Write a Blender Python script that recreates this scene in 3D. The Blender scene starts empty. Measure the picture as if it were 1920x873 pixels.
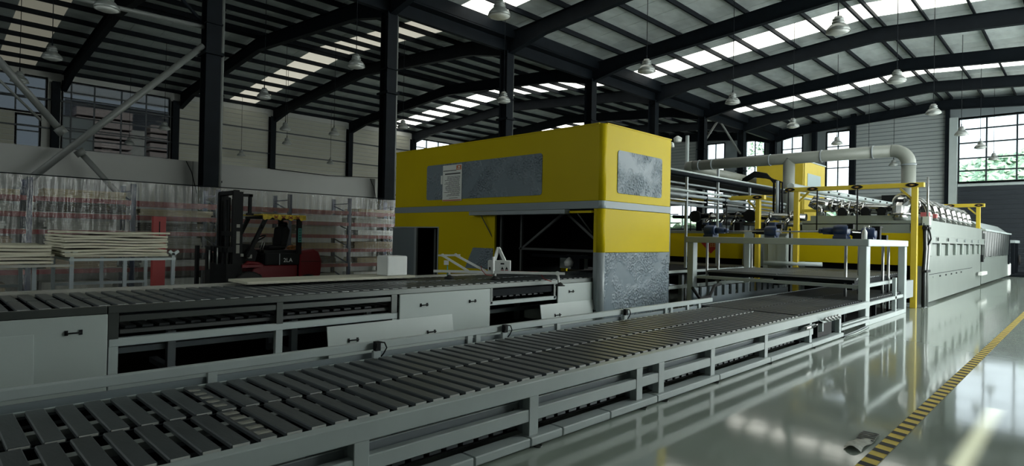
import bpy, math, random
from mathutils import Vector, Matrix
random.seed(7)
sc = bpy.context.scene
COL = sc.collection
V = Vector

# ------------------------------------------------------------------ camera, light, exposure
cam = bpy.data.cameras.new('camera'); cam.lens = 1109.77*36/1920; cam.sensor_width = 36
cam.clip_start = .05; cam.clip_end = 600
co = bpy.data.objects.new('camera', cam); COL.objects.link(co)
YAW, PIT, ROL = 0.776485335, 0.00646880127, -0.0195545630
fw = V((math.cos(YAW)*math.cos(PIT), math.sin(YAW)*math.cos(PIT), math.sin(PIT)))
rt = V((math.sin(YAW), -math.cos(YAW), 0)); dn = fw.cross(rt)
r2 = rt*math.cos(ROL)+dn*math.sin(ROL); d2 = dn*math.cos(ROL)-rt*math.sin(ROL)
co.matrix_world = Matrix(((r2.x, -d2.x, -fw.x, 0), (r2.y, -d2.y, -fw.y, 0), (r2.z, -d2.z, -fw.z, 1.6), (0, 0, 0, 1)))
sc.camera = co
sc.view_settings.view_transform = 'Standard'; sc.view_settings.look = 'None'
sc.view_settings.gamma = 1; sc.view_settings.exposure = 0.0
sc.view_settings.use_curve_mapping = False
sc.cycles.use_denoising = True
sc.cycles.max_bounces = 8; sc.cycles.diffuse_bounces = 4; sc.cycles.glossy_bounces = 3
sc.cycles.transparent_max_bounces = 16; sc.cycles.sample_clamp_indirect = 6
w = bpy.data.worlds.new('sky'); sc.world = w; w.use_nodes = True
bg = w.node_tree.nodes['Background']
bg.inputs[0].default_value = (.86, .95, 1, 1); bg.inputs[1].default_value = 3.0
SKYLIGHT_E, SIDE_E, BACK_E = 2.6, 10.5, 1.35
sd = bpy.data.lights.new('sun', 'SUN'); sd.energy = 16; sd.angle = .012; sd.color = (1, .93, .72)
so = bpy.data.objects.new('sun', sd); COL.objects.link(so)
SUN = V((.10, .80, -.62)).normalized()
so.rotation_mode = 'QUATERNION'; so.rotation_quaternion = SUN.to_track_quat('-Z', 'Y'); so.location = (0, -30, 30)

# ------------------------------------------------------------------ materials
MATS = {}
def mat(name, col, rough=.5, metal=0., var=0., vs=4., bump=0., bs=30., coat=0., spec=.5, emit=0., detail=3, stretch=(1, 1, 1)):
    if name in MATS: return MATS[name]
    m = bpy.data.materials.new(name); m.use_nodes = True; MATS[name] = m
    n, l = m.node_tree.nodes, m.node_tree.links
    b = n['Principled BSDF']
    b.inputs['Base Color'].default_value = (*col, 1); b.inputs['Roughness'].default_value = rough
    b.inputs['Metallic'].default_value = metal; b.inputs['Specular IOR Level'].default_value = spec
    b.inputs['Coat Weight'].default_value = coat
    if emit:
        b.inputs['Emission Color'].default_value = (*col, 1); b.inputs['Emission Strength'].default_value = emit
    if var or bump:
        tc = n.new('ShaderNodeTexCoord'); mp = n.new('ShaderNodeMapping'); mp.inputs['Scale'].default_value = stretch
        l.new(tc.outputs['Object'], mp.inputs['Vector'])
    if var:
        t = n.new('ShaderNodeTexNoise'); t.inputs['Scale'].default_value = vs; t.inputs['Detail'].default_value = detail
        l.new(mp.outputs[0], t.inputs['Vector'])
        r = n.new('ShaderNodeValToRGB')
        r.color_ramp.elements[0].position = .3; r.color_ramp.elements[1].position = .7
        r.color_ramp.elements[0].color = (*[c*(1-var) for c in col], 1)
        r.color_ramp.elements[1].color = (*[min(1, c*(1+var)) for c in col], 1)
        l.new(t.outputs['Fac'], r.inputs[0]); l.new(r.outputs[0], b.inputs['Base Color'])
    if bump:
        t2 = n.new('ShaderNodeTexNoise'); t2.inputs['Scale'].default_value = bs; t2.inputs['Detail'].default_value = detail
        l.new(mp.outputs[0], t2.inputs['Vector'])
        bp = n.new('ShaderNodeBump'); bp.inputs['Strength'].default_value = bump; bp.inputs['Distance'].default_value = .02
        l.new(t2.outputs['Fac'], bp.inputs['Height']); l.new(bp.outputs[0], b.inputs['Normal'])
    return m

def glassmat(name, tint, gloss=.08, rough=.02, haze=0., hazecol=(.8, .8, .8), bump=0., bs=8., stretch=(1, 1, 1)):
    m = bpy.data.materials.new(name); m.use_nodes = True; MATS[name] = m
    n, l = m.node_tree.nodes, m.node_tree.links
    n.remove(n['Principled BSDF']); out = n['Material Output']
    tr = n.new('ShaderNodeBsdfTransparent'); tr.inputs[0].default_value = (*tint, 1)
    gl = n.new('ShaderNodeBsdfGlossy'); gl.inputs['Roughness'].default_value = rough
    mx = n.new('ShaderNodeMixShader'); mx.inputs[0].default_value = gloss
    l.new(tr.outputs[0], mx.inputs[1]); l.new(gl.outputs[0], mx.inputs[2]); last = mx
    if haze:
        df = n.new('ShaderNodeBsdfDiffuse'); df.inputs[0].default_value = (*hazecol, 1)
        m2 = n.new('ShaderNodeMixShader'); m2.inputs[0].default_value = haze
        l.new(mx.outputs[0], m2.inputs[1]); l.new(df.outputs[0], m2.inputs[2]); last = m2
    if bump:
        tc = n.new('ShaderNodeTexCoord'); mp = n.new('ShaderNodeMapping'); mp.inputs['Scale'].default_value = stretch
        t = n.new('ShaderNodeTexNoise'); t.inputs['Scale'].default_value = bs; t.inputs['Detail'].default_value = 4
        bp = n.new('ShaderNodeBump'); bp.inputs['Strength'].default_value = bump; bp.inputs['Distance'].default_value = .05
        l.new(tc.outputs['Object'], mp.inputs[0]); l.new(mp.outputs[0], t.inputs['Vector']); l.new(t.outputs['Fac'], bp.inputs['Height'])
        l.new(bp.outputs[0], gl.inputs['Normal'])
        if haze:
            l.new(bp.outputs[0], df.inputs['Normal'])
            cr = n.new('ShaderNodeMapRange'); cr.inputs[1].default_value = .38; cr.inputs[2].default_value = .68
            cr.inputs[3].default_value = haze*.35; cr.inputs[4].default_value = min(1, haze*2.0)
            l.new(t.outputs['Fac'], cr.inputs[0]); l.new(cr.outputs[0], m2.inputs[0])
    l.new(last.outputs[0], out.inputs[0])
    return m

def floormat():
    m = mat('green_grey_epoxy', (.265, .305, .27), .16, 0, .10, .35, 0, detail=4, spec=.45, coat=.0)
    n, l = m.node_tree.nodes, m.node_tree.links; b = n['Principled BSDF']
    tc = n.new('ShaderNodeTexCoord'); t = n.new('ShaderNodeTexNoise'); t.inputs['Scale'].default_value = 2.2; t.inputs['Detail'].default_value = 3
    t2 = n.new('ShaderNodeTexNoise'); t2.inputs['Scale'].default_value = .6; t2.inputs['Detail'].default_value = 5
    bp = n.new('ShaderNodeBump'); bp.inputs['Strength'].default_value = .10; bp.inputs['Distance'].default_value = .008
    l.new(tc.outputs['Object'], t.inputs['Vector']); l.new(tc.outputs['Object'], t2.inputs['Vector'])
    l.new(t.outputs['Fac'], bp.inputs['Height']); l.new(bp.outputs[0], b.inputs['Normal'])
    mr = n.new('ShaderNodeMapRange'); mr.inputs[3].default_value = .03; mr.inputs[4].default_value = .12
    l.new(t2.outputs['Fac'], mr.inputs[0]); l.new(mr.outputs[0], b.inputs['Roughness'])
    return m

def filmmat():
    # crinkled protective plastic film over a blue grey panel
    m = mat('crinkled_film', (.17, .21, .245), .30, 0, .0, spec=.3)
    n, l = m.node_tree.nodes, m.node_tree.links; b = n['Principled BSDF']
    tc = n.new('ShaderNodeTexCoord'); t = n.new('ShaderNodeTexVoronoi'); t.inputs['Scale'].default_value = 26; t.feature = 'SMOOTH_F1'
    t2 = n.new('ShaderNodeTexNoise'); t2.inputs['Scale'].default_value = 1.7; t2.inputs['Detail'].default_value = 2
    ml = n.new('ShaderNodeMath'); ml.operation = 'MULTIPLY'
    mr = n.new('ShaderNodeMapRange'); mr.inputs[1].default_value = .42; mr.inputs[2].default_value = .6
    l.new(tc.outputs['Object'], t.inputs['Vector']); l.new(tc.outputs['Object'], t2.inputs['Vector'])
    l.new(t2.outputs['Fac'], mr.inputs[0]); l.new(mr.outputs[0], ml.inputs[0]); l.new(t.outputs['Distance'], ml.inputs[1])
    bp = n.new('ShaderNodeBump'); bp.inputs['Strength'].default_value = 1; bp.inputs['Distance'].default_value = .05
    l.new(ml.outputs[0], bp.inputs['Height']); l.new(bp.outputs[0], b.inputs['Normal'])
    return m

PAINT = mat('pale_grey_paint', (.40, .455, .455), .38, 0, .05, 2)
PANEL = mat('pale_grey_panel_paint', (.40, .45, .44), .42, 0, .04, 1.2)
DARKST = mat('black_painted_steel', (.0045, .007, .010), .65, 0, .2, 3, spec=.12)
PURL = mat('dark_purlin_steel', (.006, .008, .011), .65, 0, .25, 3, spec=.12)
FOIL = mat('foil_faced_insulation', (.56, .61, .61), .42, .25, .12, 1.2, .6, 1.6, stretch=(1, 2.5, 1))
SLAT = mat('dark_grey_slat_profile', (.085, .097, .105), .34, .35, .22, 3, .08, 60, stretch=(1, .25, 1))
CAP = mat('bare_slat_end', (.55, .57, .55), .45)
STRIP = mat('wear_strip', (.50, .53, .52), .5)
STEEL = mat('brushed_steel_beam', (.12, .13, .125), .34, .8, .15, 3, stretch=(.2, 1, 1))
BLACK = mat('matt_black', (.005, .006, .007), .6, spec=.2)
RUB = mat('black_rubber', (.012, .012, .013), .7)
YEL = mat('yellow_enamel', (.52, .40, .003), .4, 0, .05, .7, spec=.12)
YEL2 = mat('yellow_gantry_paint', (.56, .42, .03), .4, 0, .06, 2)
GREYB = mat('blue_grey_trim', (.21, .25, .27), .4)
GREYC = mat('grey_corner_post', (.27, .305, .325), .35)
FILM = filmmat()
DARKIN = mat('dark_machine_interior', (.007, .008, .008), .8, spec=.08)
TRUSS = mat('dark_grey_truss', (.05, .055, .055), .5)
PLAST = mat('white_plaster', (.42, .43, .41), .8, 0, .06, .6)
CLADL = mat('cream_wall_cladding', (.36, .36, .30), .6, 0, .05, .5)
CLADF = mat('grey_wall_cladding', (.33, .365, .365), .6, 0, .05, .5)
WALLG = mat('grey_wall_panel', (.17, .20, .215), .6, 0, .05, .5)
SHUT = mat('dark_roller_shutter', (.012, .018, .026), .6)
FRAME = mat('dark_window_frame', (.02, .03, .037), .45)
OVEN = mat('grey_oven_sheet', (.235, .27, .25), .33, .45, .06, 1)
DUCT = mat('grey_duct_paint', (.215, .23, .205), .4, 0, .05, 2)
INOX = mat('polished_stainless', (.40, .40, .39), .13, 1, .1, 4)
INOXD = mat('dull_stainless', (.3, .31, .31), .35, .9, .1, 4)
BLUE = mat('dark_blue_motor_paint', (.012, .03, .085), .4)
RACKB = mat('rack_blue', (.02, .035, .085), .5)
RACKR = mat('rack_red', (.19, .035, .04), .5)
RED = mat('red_body_paint', (.15, .006, .012), .4, spec=.25)
REDP = mat('red_sheet_paint', (.24, .014, .014), .5)
WOOD = mat('pale_plywood', (.36, .30, .19), .7, 0, .15, 2, stretch=(1, 1, 8))
WOODG = mat('grey_board', (.30, .30, .27), .7, 0, .15, 2)
WOODT = mat('tan_board', (.27, .21, .13), .7, 0, .2, 2, stretch=(1, 1, 8))
DBOARD = mat('dark_board', (.05, .045, .04), .7, 0, .2, 2)
SHEET = mat('cream_foam_sheet', (.52, .50, .39), .6, 0, .05, 3)
WHITE = mat('white_plastic', (.72, .74, .72), .45)
FOAMW = mat('white_foam', (.62, .64, .63), .7, 0, .05, 3)
LAMP = mat('spun_aluminium_lamp', (.27, .29, .28), .38, .4)
PIPEB = mat('grey_brace_pipe', (.13, .14, .135), .45)
TEAL = mat('teal_sticker', (.05, .30, .27), .5)
TYEL = mat('hazard_yellow', (.60, .45, .06), .5, 0, .1, 8, spec=.2)
TBLK = mat('hazard_black', (.008, .008, .009), .5, spec=.12)
ORANGE = mat('orange_print', (.55, .16, .06), .5)
INK = mat('grey_ink', (.05, .055, .06), .6)
FU = mat('fu_red_paper', (.33, .02, .015), .6)
GOLD = mat('gold_ink', (.40, .22, .05), .5)
SKYP = mat('translucent_skylight', (1, .99, .90), .5, emit=SKYLIGHT_E)
SKYD = mat('dimmed_skylight', (.62, .60, .50), .6, emit=SKYLIGHT_E*.3)  # weaker glow, dimmed to darken the left side of the hall
SKYDD = mat('most_dimmed_skylight', (.35, .34, .27), .6, emit=SKYLIGHT_E*.14)  # glow cut further, keeps the near left in gloom
SIDEP = mat('side_fill_pane', (.93, 1, .97), .5, emit=SIDE_E)  # added glow in the unseen right wall, lights the hall
BACKP = mat('back_fill_pane', (.93, 1, .97), .5, emit=BACK_E)  # added glow behind the camera
LEAF = mat('hill_foliage', (.25, .38, .27), .9, 0, .5, 2.5)
LEAF2 = mat('pale_scrub', (.42, .5, .22), .9, 0, .4, 1.3)
BLDG = mat('pink_grey_building_cladding', (.34, .28, .28), .7)
GLASS = glassmat('clear_window_glass', (.93, .96, .97), .06)
GLASSD = glassmat('darkened_window_glass', (.165, .178, .188), .03)  # tint darkened to stand in for the gloom on the left
CURT = glassmat('clear_plastic_curtain', (.93, .93, .93), .12, .22, .075, (.5, .5, .48), 1.0, 2.2, (5, 1, .5))
FLOOR = floormat()

# ------------------------------------------------------------------ mesh builder
class G:
    def __init__(s): s.v = []; s.f = []; s.m = []; s.sm = []
    def add(s, vs, fs, mi=0, smooth=False):
        o = len(s.v); s.v += [tuple(p) for p in vs]
        for f in fs: s.f.append([i+o for i in f]); s.m.append(mi); s.sm.append(smooth)
        return s
    def box(s, x0, x1, y0, y1, z0, z1, mi=0):
        vs = [(x, y, z) for z in (z0, z1) for y in (y0, y1) for x in (x0, x1)]
        return s.add(vs, [(0, 2, 3, 1), (4, 5, 7, 6), (0, 1, 5, 4), (2, 6, 7, 3), (0, 4, 6, 2), (1, 3, 7, 5)], mi)
    def obox(s, c, a, b, d, mi=0):
        c, a, b, d = V(c), V(a), V(b), V(d)
        vs = [c+a*i+b*j+d*k for k in (-1, 1) for j in (-1, 1) for i in (-1, 1)]
        return s.add(vs, [(0, 2, 3, 1), (4, 5, 7, 6), (0, 1, 5, 4), (2, 6, 7, 3), (0, 4, 6, 2), (1, 3, 7, 5)], mi)
    def bar(s, p, q, w, h, up=(0, 0, 1), mi=0):
        p, q = V(p), V(q); d = (q-p); u = V(up)
        sx = d.cross(u)
        if sx.length < 1e-6: sx = d.cross(V((1, 0, 0)))
        sx.normalize(); uz = sx.cross(d).normalized()
        return s.obox((p+q)/2, d/2, sx*w/2, uz*h/2, mi)
    def tube(s, path, r, n=10, caps=True, mi=0, smooth=True):
        P = [V(p) for p in path]; rs = r if isinstance(r, (list, tuple)) else [r]*len(P)
        t = [(P[min(i+1, len(P)-1)]-P[max(i-1, 0)]).normalized() for i in range(len(P))]
        a = t[0].orthogonal().normalized(); vs = []
        for i in range(len(P)):
            a = (a-t[i]*a.dot(t[i])).normalized(); b = t[i].cross(a)
            vs += [P[i]+(a*math.cos(2*math.pi*k/n)+b*math.sin(2*math.pi*k/n))*rs[i] for k in range(n)]
        fs = [(i*n+k, i*n+(k+1) % n, (i+1)*n+(k+1) % n, (i+1)*n+k) for i in range(len(P)-1) for k in range(n)]
        s.add(vs, fs, mi, smooth)
        if caps:
            o = len(s.v)-len(vs)
            s.f.append([o+k for k in range(n)][::-1]); s.m.append(mi); s.sm.append(False)
            s.f.append([o+(len(P)-1)*n+k for k in range(n)]); s.m.append(mi); s.sm.append(False)
        return s
    def lathe(s, prof, c=(0, 0, 0), n=16, mi=0, ax='z'):
        vs = []
        for r, z in prof:
            for k in range(n):
                a, b = r*math.cos(2*math.pi*k/n), r*math.sin(2*math.pi*k/n)
                q = (a, b, z) if ax == 'z' else ((a, z, b) if ax == 'y' else (z, a, b))
                vs.append((c[0]+q[0], c[1]+q[1], c[2]+q[2]))
        fs = [(i*n+k, i*n+(k+1) % n, (i+1)*n+(k+1) % n, (i+1)*n+k) for i in range(len(prof)-1) for k in range(n)]
        return s.add(vs, fs, mi, True)
    def prism(s, pts, ext, mi=0):
        e = V(ext); n = len(pts); vs = [V(p) for p in pts]+[V(p)+e for p in pts]
        return s.add(vs, [list(range(n))[::-1], list(range(n, 2*n))]+[(i, (i+1) % n, n+(i+1) % n, n+i) for i in range(n)], mi)
    def grid(s, fn, nu, nv, mi=0, smooth=True):
        vs = [fn(i/nu, j/nv) for j in range(nv+1) for i in range(nu+1)]
        return s.add(vs, [(j*(nu+1)+i, j*(nu+1)+i+1, (j+1)*(nu+1)+i+1, (j+1)*(nu+1)+i) for j in range(nv) for i in range(nu)], mi, smooth)

BASE = {}
def tag(o, label=None, cat=None, group=None, kind=None):
    for k, val in (('label', label), ('category', cat), ('group', group), ('kind', kind)):
        if val: o[k] = val
    return o
def thing(name, label, cat, loc=(0, 0, 0), group=None, kind=None):
    o = bpy.data.objects.new(name, None); COL.objects.link(o); o.location = loc; BASE[o.name] = V(loc)
    o.empty_display_size = .1
    return tag(o, label, cat, group, kind)
def part(name, g, m, parent=None, bevel=0, label=None, kind=None, seg=1):
    me = bpy.data.meshes.new(name)
    n = len(g.v); c = V([(min(p[i] for p in g.v)+max(p[i] for p in g.v))/2 for i in range(3)])
    me.from_pydata([(p[0]-c.x, p[1]-c.y, p[2]-c.z) for p in g.v], [], g.f)
    for mm in (m if isinstance(m, (list, tuple)) else [m]): me.materials.append(mm)
    me.polygons.foreach_set('material_index', g.m); me.polygons.foreach_set('use_smooth', g.sm)
    me.update()
    o = bpy.data.objects.new(name, me); COL.objects.link(o)
    if parent is not None: o.parent = parent; o.location = c-BASE[parent.name]
    else: o.location = c
    BASE[o.name] = c.copy()
    if bevel:
        b = o.modifiers.new('bevel', 'BEVEL'); b.width = bevel; b.segments = seg; b.limit_method = 'ANGLE'; b.angle_limit = .7
    if label: o['label'] = label
    if kind: o['kind'] = kind
    return o
def solo(name, g, m, label, cat, group=None, kind=None, bevel=0, seg=1):
    return tag(part(name, g, m, None, bevel, seg=seg), label, cat, group, kind)
def dup(o, delta, parent=None):
    c = o.copy(); COL.objects.link(c); c.parent = parent if parent else o.parent
    c.location = o.location+V(delta); BASE[c.name] = BASE[o.name]+V(delta)
    return c
def dup_tree(root, delta, label=None):
    r = root.copy(); COL.objects.link(r); r.location = root.location+V(delta); BASE[r.name] = BASE[root.name]+V(delta)
    if label: r['label'] = label
    for ch in list(root.children):
        c = ch.copy(); COL.objects.link(c); c.parent = r
        for gc in list(ch.children):
            d = gc.copy(); COL.objects.link(d); d.parent = c
    return r
def arc(c, r, a0, a1, n, plane='xz'):
    out = []
    for i in range(n+1):
        a = math.radians(a0+(a1-a0)*i/n); u, v2 = r*math.cos(a), r*math.sin(a)
        out.append((c[0]+u, c[1], c[2]+v2) if plane == 'xz' else ((c[0], c[1]+u, c[2]+v2) if plane == 'yz' else (c[0]+u, c[1]+v2, c[2])))
    return out
def text(name, body, m, parent, loc, right, up, size, mirror=False, ext=.001):
    cu = bpy.data.curves.new(name, 'FONT'); cu.body = body; cu.size = size; cu.align_x = 'CENTER'; cu.align_y = 'CENTER'; cu.extrude = ext
    cu.materials.append(m)
    tmp = bpy.data.objects.new(name, cu); COL.objects.link(tmp); bpy.context.view_layer.update()
    me = bpy.data.meshes.new_from_object(tmp.evaluated_get(bpy.context.evaluated_depsgraph_get())); bpy.data.objects.remove(tmp)
    me.materials.clear(); me.materials.append(m)
    o = bpy.data.objects.new(name, me); COL.objects.link(o)
    x, y = V(right).normalized(), V(up).normalized()
    if mirror: x = -x
    z = x.cross(y) if not mirror else -x.cross(y)
    M = Matrix(((x.x, y.x, z.x, loc[0]), (x.y, y.y, z.y, loc[1]), (x.z, y.z, z.z, loc[2]), (0, 0, 0, 1)))
    o.parent = parent; o.matrix_parent_inverse = Matrix.Identity(4)
    o.matrix_local = Matrix.Translation(-BASE[parent.name]) @ M
    return o

# ------------------------------------------------------------------ SETTING
X0, X1, YR, YL = -8.0, 48.3, -4.4, 41.7
RIDGES = (7.0, 29.5)
def soffit(y): return 10.6-.075*min(abs(y-r) for r in RIDGES)
solo('floor', G().box(X0-.3, X1+.3, YR-.3, YL+.3, -.2, 0), FLOOR, 'glossy grey green epoxy floor of the hall', 'floor', kind='structure')

def wall(name, label, axis, pos, th, u0, u1, z1, holes, m, ribs=None, ribm=1):
    """cells around rectangular holes (u0,u1,z0,z1); ribs = list of (u0,u1,z0,z1,pitch) proud on the inner side"""
    us = sorted({u0, u1, *[h[0] for h in holes], *[h[1] for h in holes]})
    zs = sorted({0, z1, *[h[2] for h in holes], *[h[3] for h in holes]})
    g = G(); d = -1 if th > 0 else 1
    def put(a, b, c, e, p0, p1, mi):
        p0, p1 = min(p0, p1), max(p0, p1)
        g.box(a, b, p0, p1, c, e, mi) if axis == 'y' else g.box(p0, p1, a, b, c, e, mi)
    for i in range(len(us)-1):
        for j in range(len(zs)-1):
            um, zm = (us[i]+us[i+1])/2, (zs[j]+zs[j+1])/2
            if any(h[0] < um < h[1] and h[2] < zm < h[3] for h in holes): continue
            put(us[i], us[i+1], zs[j], zs[j+1], pos, pos+th, 0)
    for (a, b, c, e, p) in ribs or []:
        z = c
        while z < e-.02:
            put(a, b, z, min(e, z+p*.82), pos, pos+d*.045, ribm); z += p
    return solo(name, g, m, label, 'wall', kind='structure')

def window(n, label, axis, pos, u0, u1, zs, us, gm, fw_=.07, skip=()):
    z0, z1 = zs[0], zs[-1]
    t = thing('window_%d' % n, label, 'window', (pos, u0, z0) if axis == 'x' else (u0, pos, z0), kind='structure')
    def bx(a, b, c, e, d0, d1): return G().box(pos+d0, pos+d1, a, b, c, e) if axis == 'x' else G().box(a, b, pos+d0, pos+d1, c, e)
    g = bx(us[0]-fw_, us[0]+fw_/2, z0-fw_, z1+fw_, -.05, .08)
    for q in (bx(us[-1]-fw_/2, us[-1]+fw_, z0-fw_, z1+fw_, -.05, .08), bx(us[0], us[-1], z0-fw_, z0+fw_/2, -.05, .08), bx(us[0], us[-1], z1-fw_/2, z1+fw_, -.05, .08)):
        g.add(q.v, q.f)
    part('window_frame', g, FRAME, t)
    for u in us[1:-1]: part('mullion', bx(u-fw_/2, u+fw_/2, z0, z1, -.045, .07), FRAME, t)
    for z in zs[1:-1]: part('transom', bx(us[0], us[-1], z-fw_/2, z+fw_/2, -.04, .06), FRAME, t)
    for i in range(len(us)-1):
        for j in range(len(zs)-1):
            if (i, j) in skip: part('blank_panel', bx(us[i]+.01, us[i+1]-.01, zs[j]+.01, zs[j+1]-.01, 0, .03), WALLG, t)
            else: part('pane', bx(us[i]+.01, us[i+1]-.01, zs[j]+.01, zs[j+1]-.01, .008, .014), gm, t)
    return t

# left wall (y = 41.7)
ZT = 10.0
LW = [(-2.0, 5.2, 7.95, ZT-.1), (3.95, 4.95, 6.03, 7.75), (5.95, 11.35, 6.1, ZT-.1), (30.3, 35.6, 6.1, ZT-.1)]
wall('wall_left', 'long left wall, pale masonry below and ribbed cream cladding above', 'y', YL, .25, X0, X1, 10.3, LW, [PLAST, CLADL],
     [(a, b, 6.0, 9.95, .30) for a, b in ((-7.9, -2.1), (11.9, 17.6), (18.1, 23.7), (24.2, 29.7), (36.2, 41.7), (42.2, 48))]
     +[(-2, 3.85, 6.0, 7.85, .30)])
window(1, 'clerestory window strip above the cream cladding, high at the far left', 'y', YL+.05, -2.0, 5.2, [7.95, 8.7, 9.3, 9.9], [-2, -.4, 1.0, 2.6, 3.9, 5.2], GLASSD)
window(2, 'small low window beside the first wall column, below the clerestory strip', 'y', YL+.05, 3.95, 4.95, [6.03, 6.9, 7.2, 7.75], [3.95, 4.95], GLASSD)
window(3, 'large window grid with a blank lower panel, high on the left wall', 'y', YL+.05, 5.95, 11.35, [6.1, 6.7, 7.3, 7.95, 9.0, 9.35, 9.9],
       [5.95, 6.35, 7.45, 8.8, 10.1, 11.35], GLASSD, skip=[(0, 0), (0, 1), (0, 2), (1, 0), (1, 1), (1, 2)])
window(4, 'pale window grid in the left wall just above the big yellow machine', 'y', YL+.05, 30.3, 35.6, [6.1, 7.3, 8.5, 9.2, 9.9], [30.3, 31.6, 32.9, 34.2, 35.6], GLASS)
for i, x in enumerate((-.2, 5.6, 11.65, 17.85, 23.95, 30.0, 36.0, 42.0, 47.8)):
    solo('wall_column', G().box(x-.19, x+.19, YL-.42, YL-.38, 0, 9.75).box(x-.19, x+.19, YL-.06, YL-.02, 0, 9.75).box(x-.03, x+.03, YL-.39, YL-.04, 0, 9.75),
         DARKST, 'dark steel wall column %s' % ('at the left wall, number %d of its row counted from the far left' % (i+1)), 'column', 'columns along the left wall', 'structure')
g = G()
for z in (7.15, 8.75): g.box(X0+.2, X1-.1, YL-.13, YL-.07, z-.04, z+.04)
solo('trim_1', g, FRAME, 'dark horizontal wall girts across the cream cladding', 'trim', kind='structure')

# far wall (x = 48.3)
FW = [(22.4, 23.95, 3.0, 9.9), (19.05, 20.55, 3.0, 9.85), (16.15, 17.65, 5.3, 9.85), (12.85, 14.4, 2.8, 9.9), (-1.5, 6.38, 5.75, 9.9), (24.8, 30.5, 2.6, 4.7)]
wall('wall_far', 'far end wall, grey panels and ribbed grey cladding', 'x', X1, .25, YR, YL, 12.0, FW, [WALLG, CLADF],
     [(7.1, 12.75, 0.1, 11.2, .27), (25.0, 41, 4.9, 10.6, .27)])
def fwin(n, label, y0, y1, zs, ny=2): window(n, label, 'x', X1+.05, y0, y1, zs, [y0+(y1-y0)*i/ny for i in range(ny+1)], GLASS)
fwin(5, 'tall two-light window in the far wall, leftmost of the tall ones', 22.4, 23.95, [3.0, 4.4, 5.6, 7.0, 8.6, 9.9])
fwin(6, 'tall two-light window in the far wall with tree leaves behind it', 19.05, 20.55, [3.0, 4.4, 5.6, 7.0, 8.6, 9.85])
fwin(7, 'window in the far wall right above the small yellow cabinet', 16.15, 17.65, [5.3, 6.6, 7.6, 8.9, 9.85])
fwin(8, 'tall bright window beside the ribbed grey cladding of the far wall', 12.85, 14.4, [2.8, 4.2, 5.7, 7.2, 8.8, 9.9])
window(9, 'big window grid above the dark roller shutter, green hill behind', 'x', X1+.05, -1.5, 6.38, [5.75, 6.48, 7.3, 8.3, 9.2, 9.9], [-1.5, .35, 1.9, 3.45, 4.95, 6.38], GLASS, .09)
window(10, 'low window band in the far wall behind the left oven line', 'x', X1+.05, 24.8, 30.5, [2.6, 3.7, 4.7], [24.8, 26.2, 27.6, 29, 30.5], GLASS)
t = thing('door_1', 'dark roller shutter door below the big far window', 'door', (X1, 2.4, 0), kind='structure')
for k in range(18): part('shutter_slat', G().box(X1-.06, X1-.01, -1.5, 6.38, .01+k*.302, .295+k*.302).box(X1-.09, X1-.06, -1.5, 6.38, .05+k*.302, .2+k*.302), SHUT, t)
part('shutter_head_rail', G().box(X1-.16, X1-.01, -1.6, 6.4, 5.46, 5.6), PAINT, t)
solo('trim_2', G().box(X1-.35, X1-.02, 6.42, 6.85, 0, 10), PAINT, 'pale post between ribbed far wall and roller shutter', 'trim', kind='structure')
solo('trim_3', G().box(X1-.3, X1-.02, 6.86, 7.08, 0, 11), DARKST, 'dark upright beside the pale post on the far wall', 'trim', kind='structure')
for i, y in enumerate((12.55, 15.2, 18.2, 24.3, 30.0)):
    solo('end_column', G().box(X1-.4, X1-.02, y-.15, y+.15, 0, 11.3), DARKST, 'dark steel column on the far wall, number %d from the right' % (i+1), 'column', 'columns on the far wall', 'structure')
# right wall with added glowing panes and a slit invented for the sun streak, back wall
SL0, SL1 = 4.85, 6.75
ZS = .685*0+ (.70+4.4)*.62/.80
RW = [(x, x+4.2, 5.2, 8.8) for x in (12.9, 18.9, 24.9, 30.9, 36.9, 42.9)]+[(x, x+4.2, .9, 3.6) for x in (11.0, 15.9, 20.9, 26.9, 32.9, 38.9)]+[(4.7, 6.9, ZS-.055, ZS+.055)]
wall('wall_right', 'long right wall with added glowing windows', 'y', YR, -.05, X0, X1, 10.4, RW, [PLAST, CLADL])
for i, h in enumerate(RW[:-1]):
    window(11+i, 'added glowing window of the unseen right wall, %s row, number %d from the near end' % ('upper' if i < 6 else 'lower', i % 6+1), 'y', YR-.02, h[0], h[1], [h[2], (h[2]+h[3])/2, h[3]], [h[0], h[0]+1.4, h[0]+2.8, h[1]], SIDEP)
BWN = [(3.4, 8.4, 3.2, 9.0), (9.4, 14.4, 3.2, 9.0), (15.4, 20.4, 3.2, 9.0)]  # windows added out of view to light the yellow machine's front
wall('wall_back', 'back wall behind the viewpoint with added glowing windows', 'x', X0, -.25, YR, YL, 12.0, BWN, [PLAST])
for i, h in enumerate(BWN):
    window(30+i, 'added glowing window of the unseen back wall, number %d from the right wall' % (i+1), 'x', X0-.04, h[0], h[1], [h[2], (h[2]+h[3])/2, h[3]], [h[0], h[0]+1.7, h[0]+3.4, h[1]], BACKP)

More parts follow.
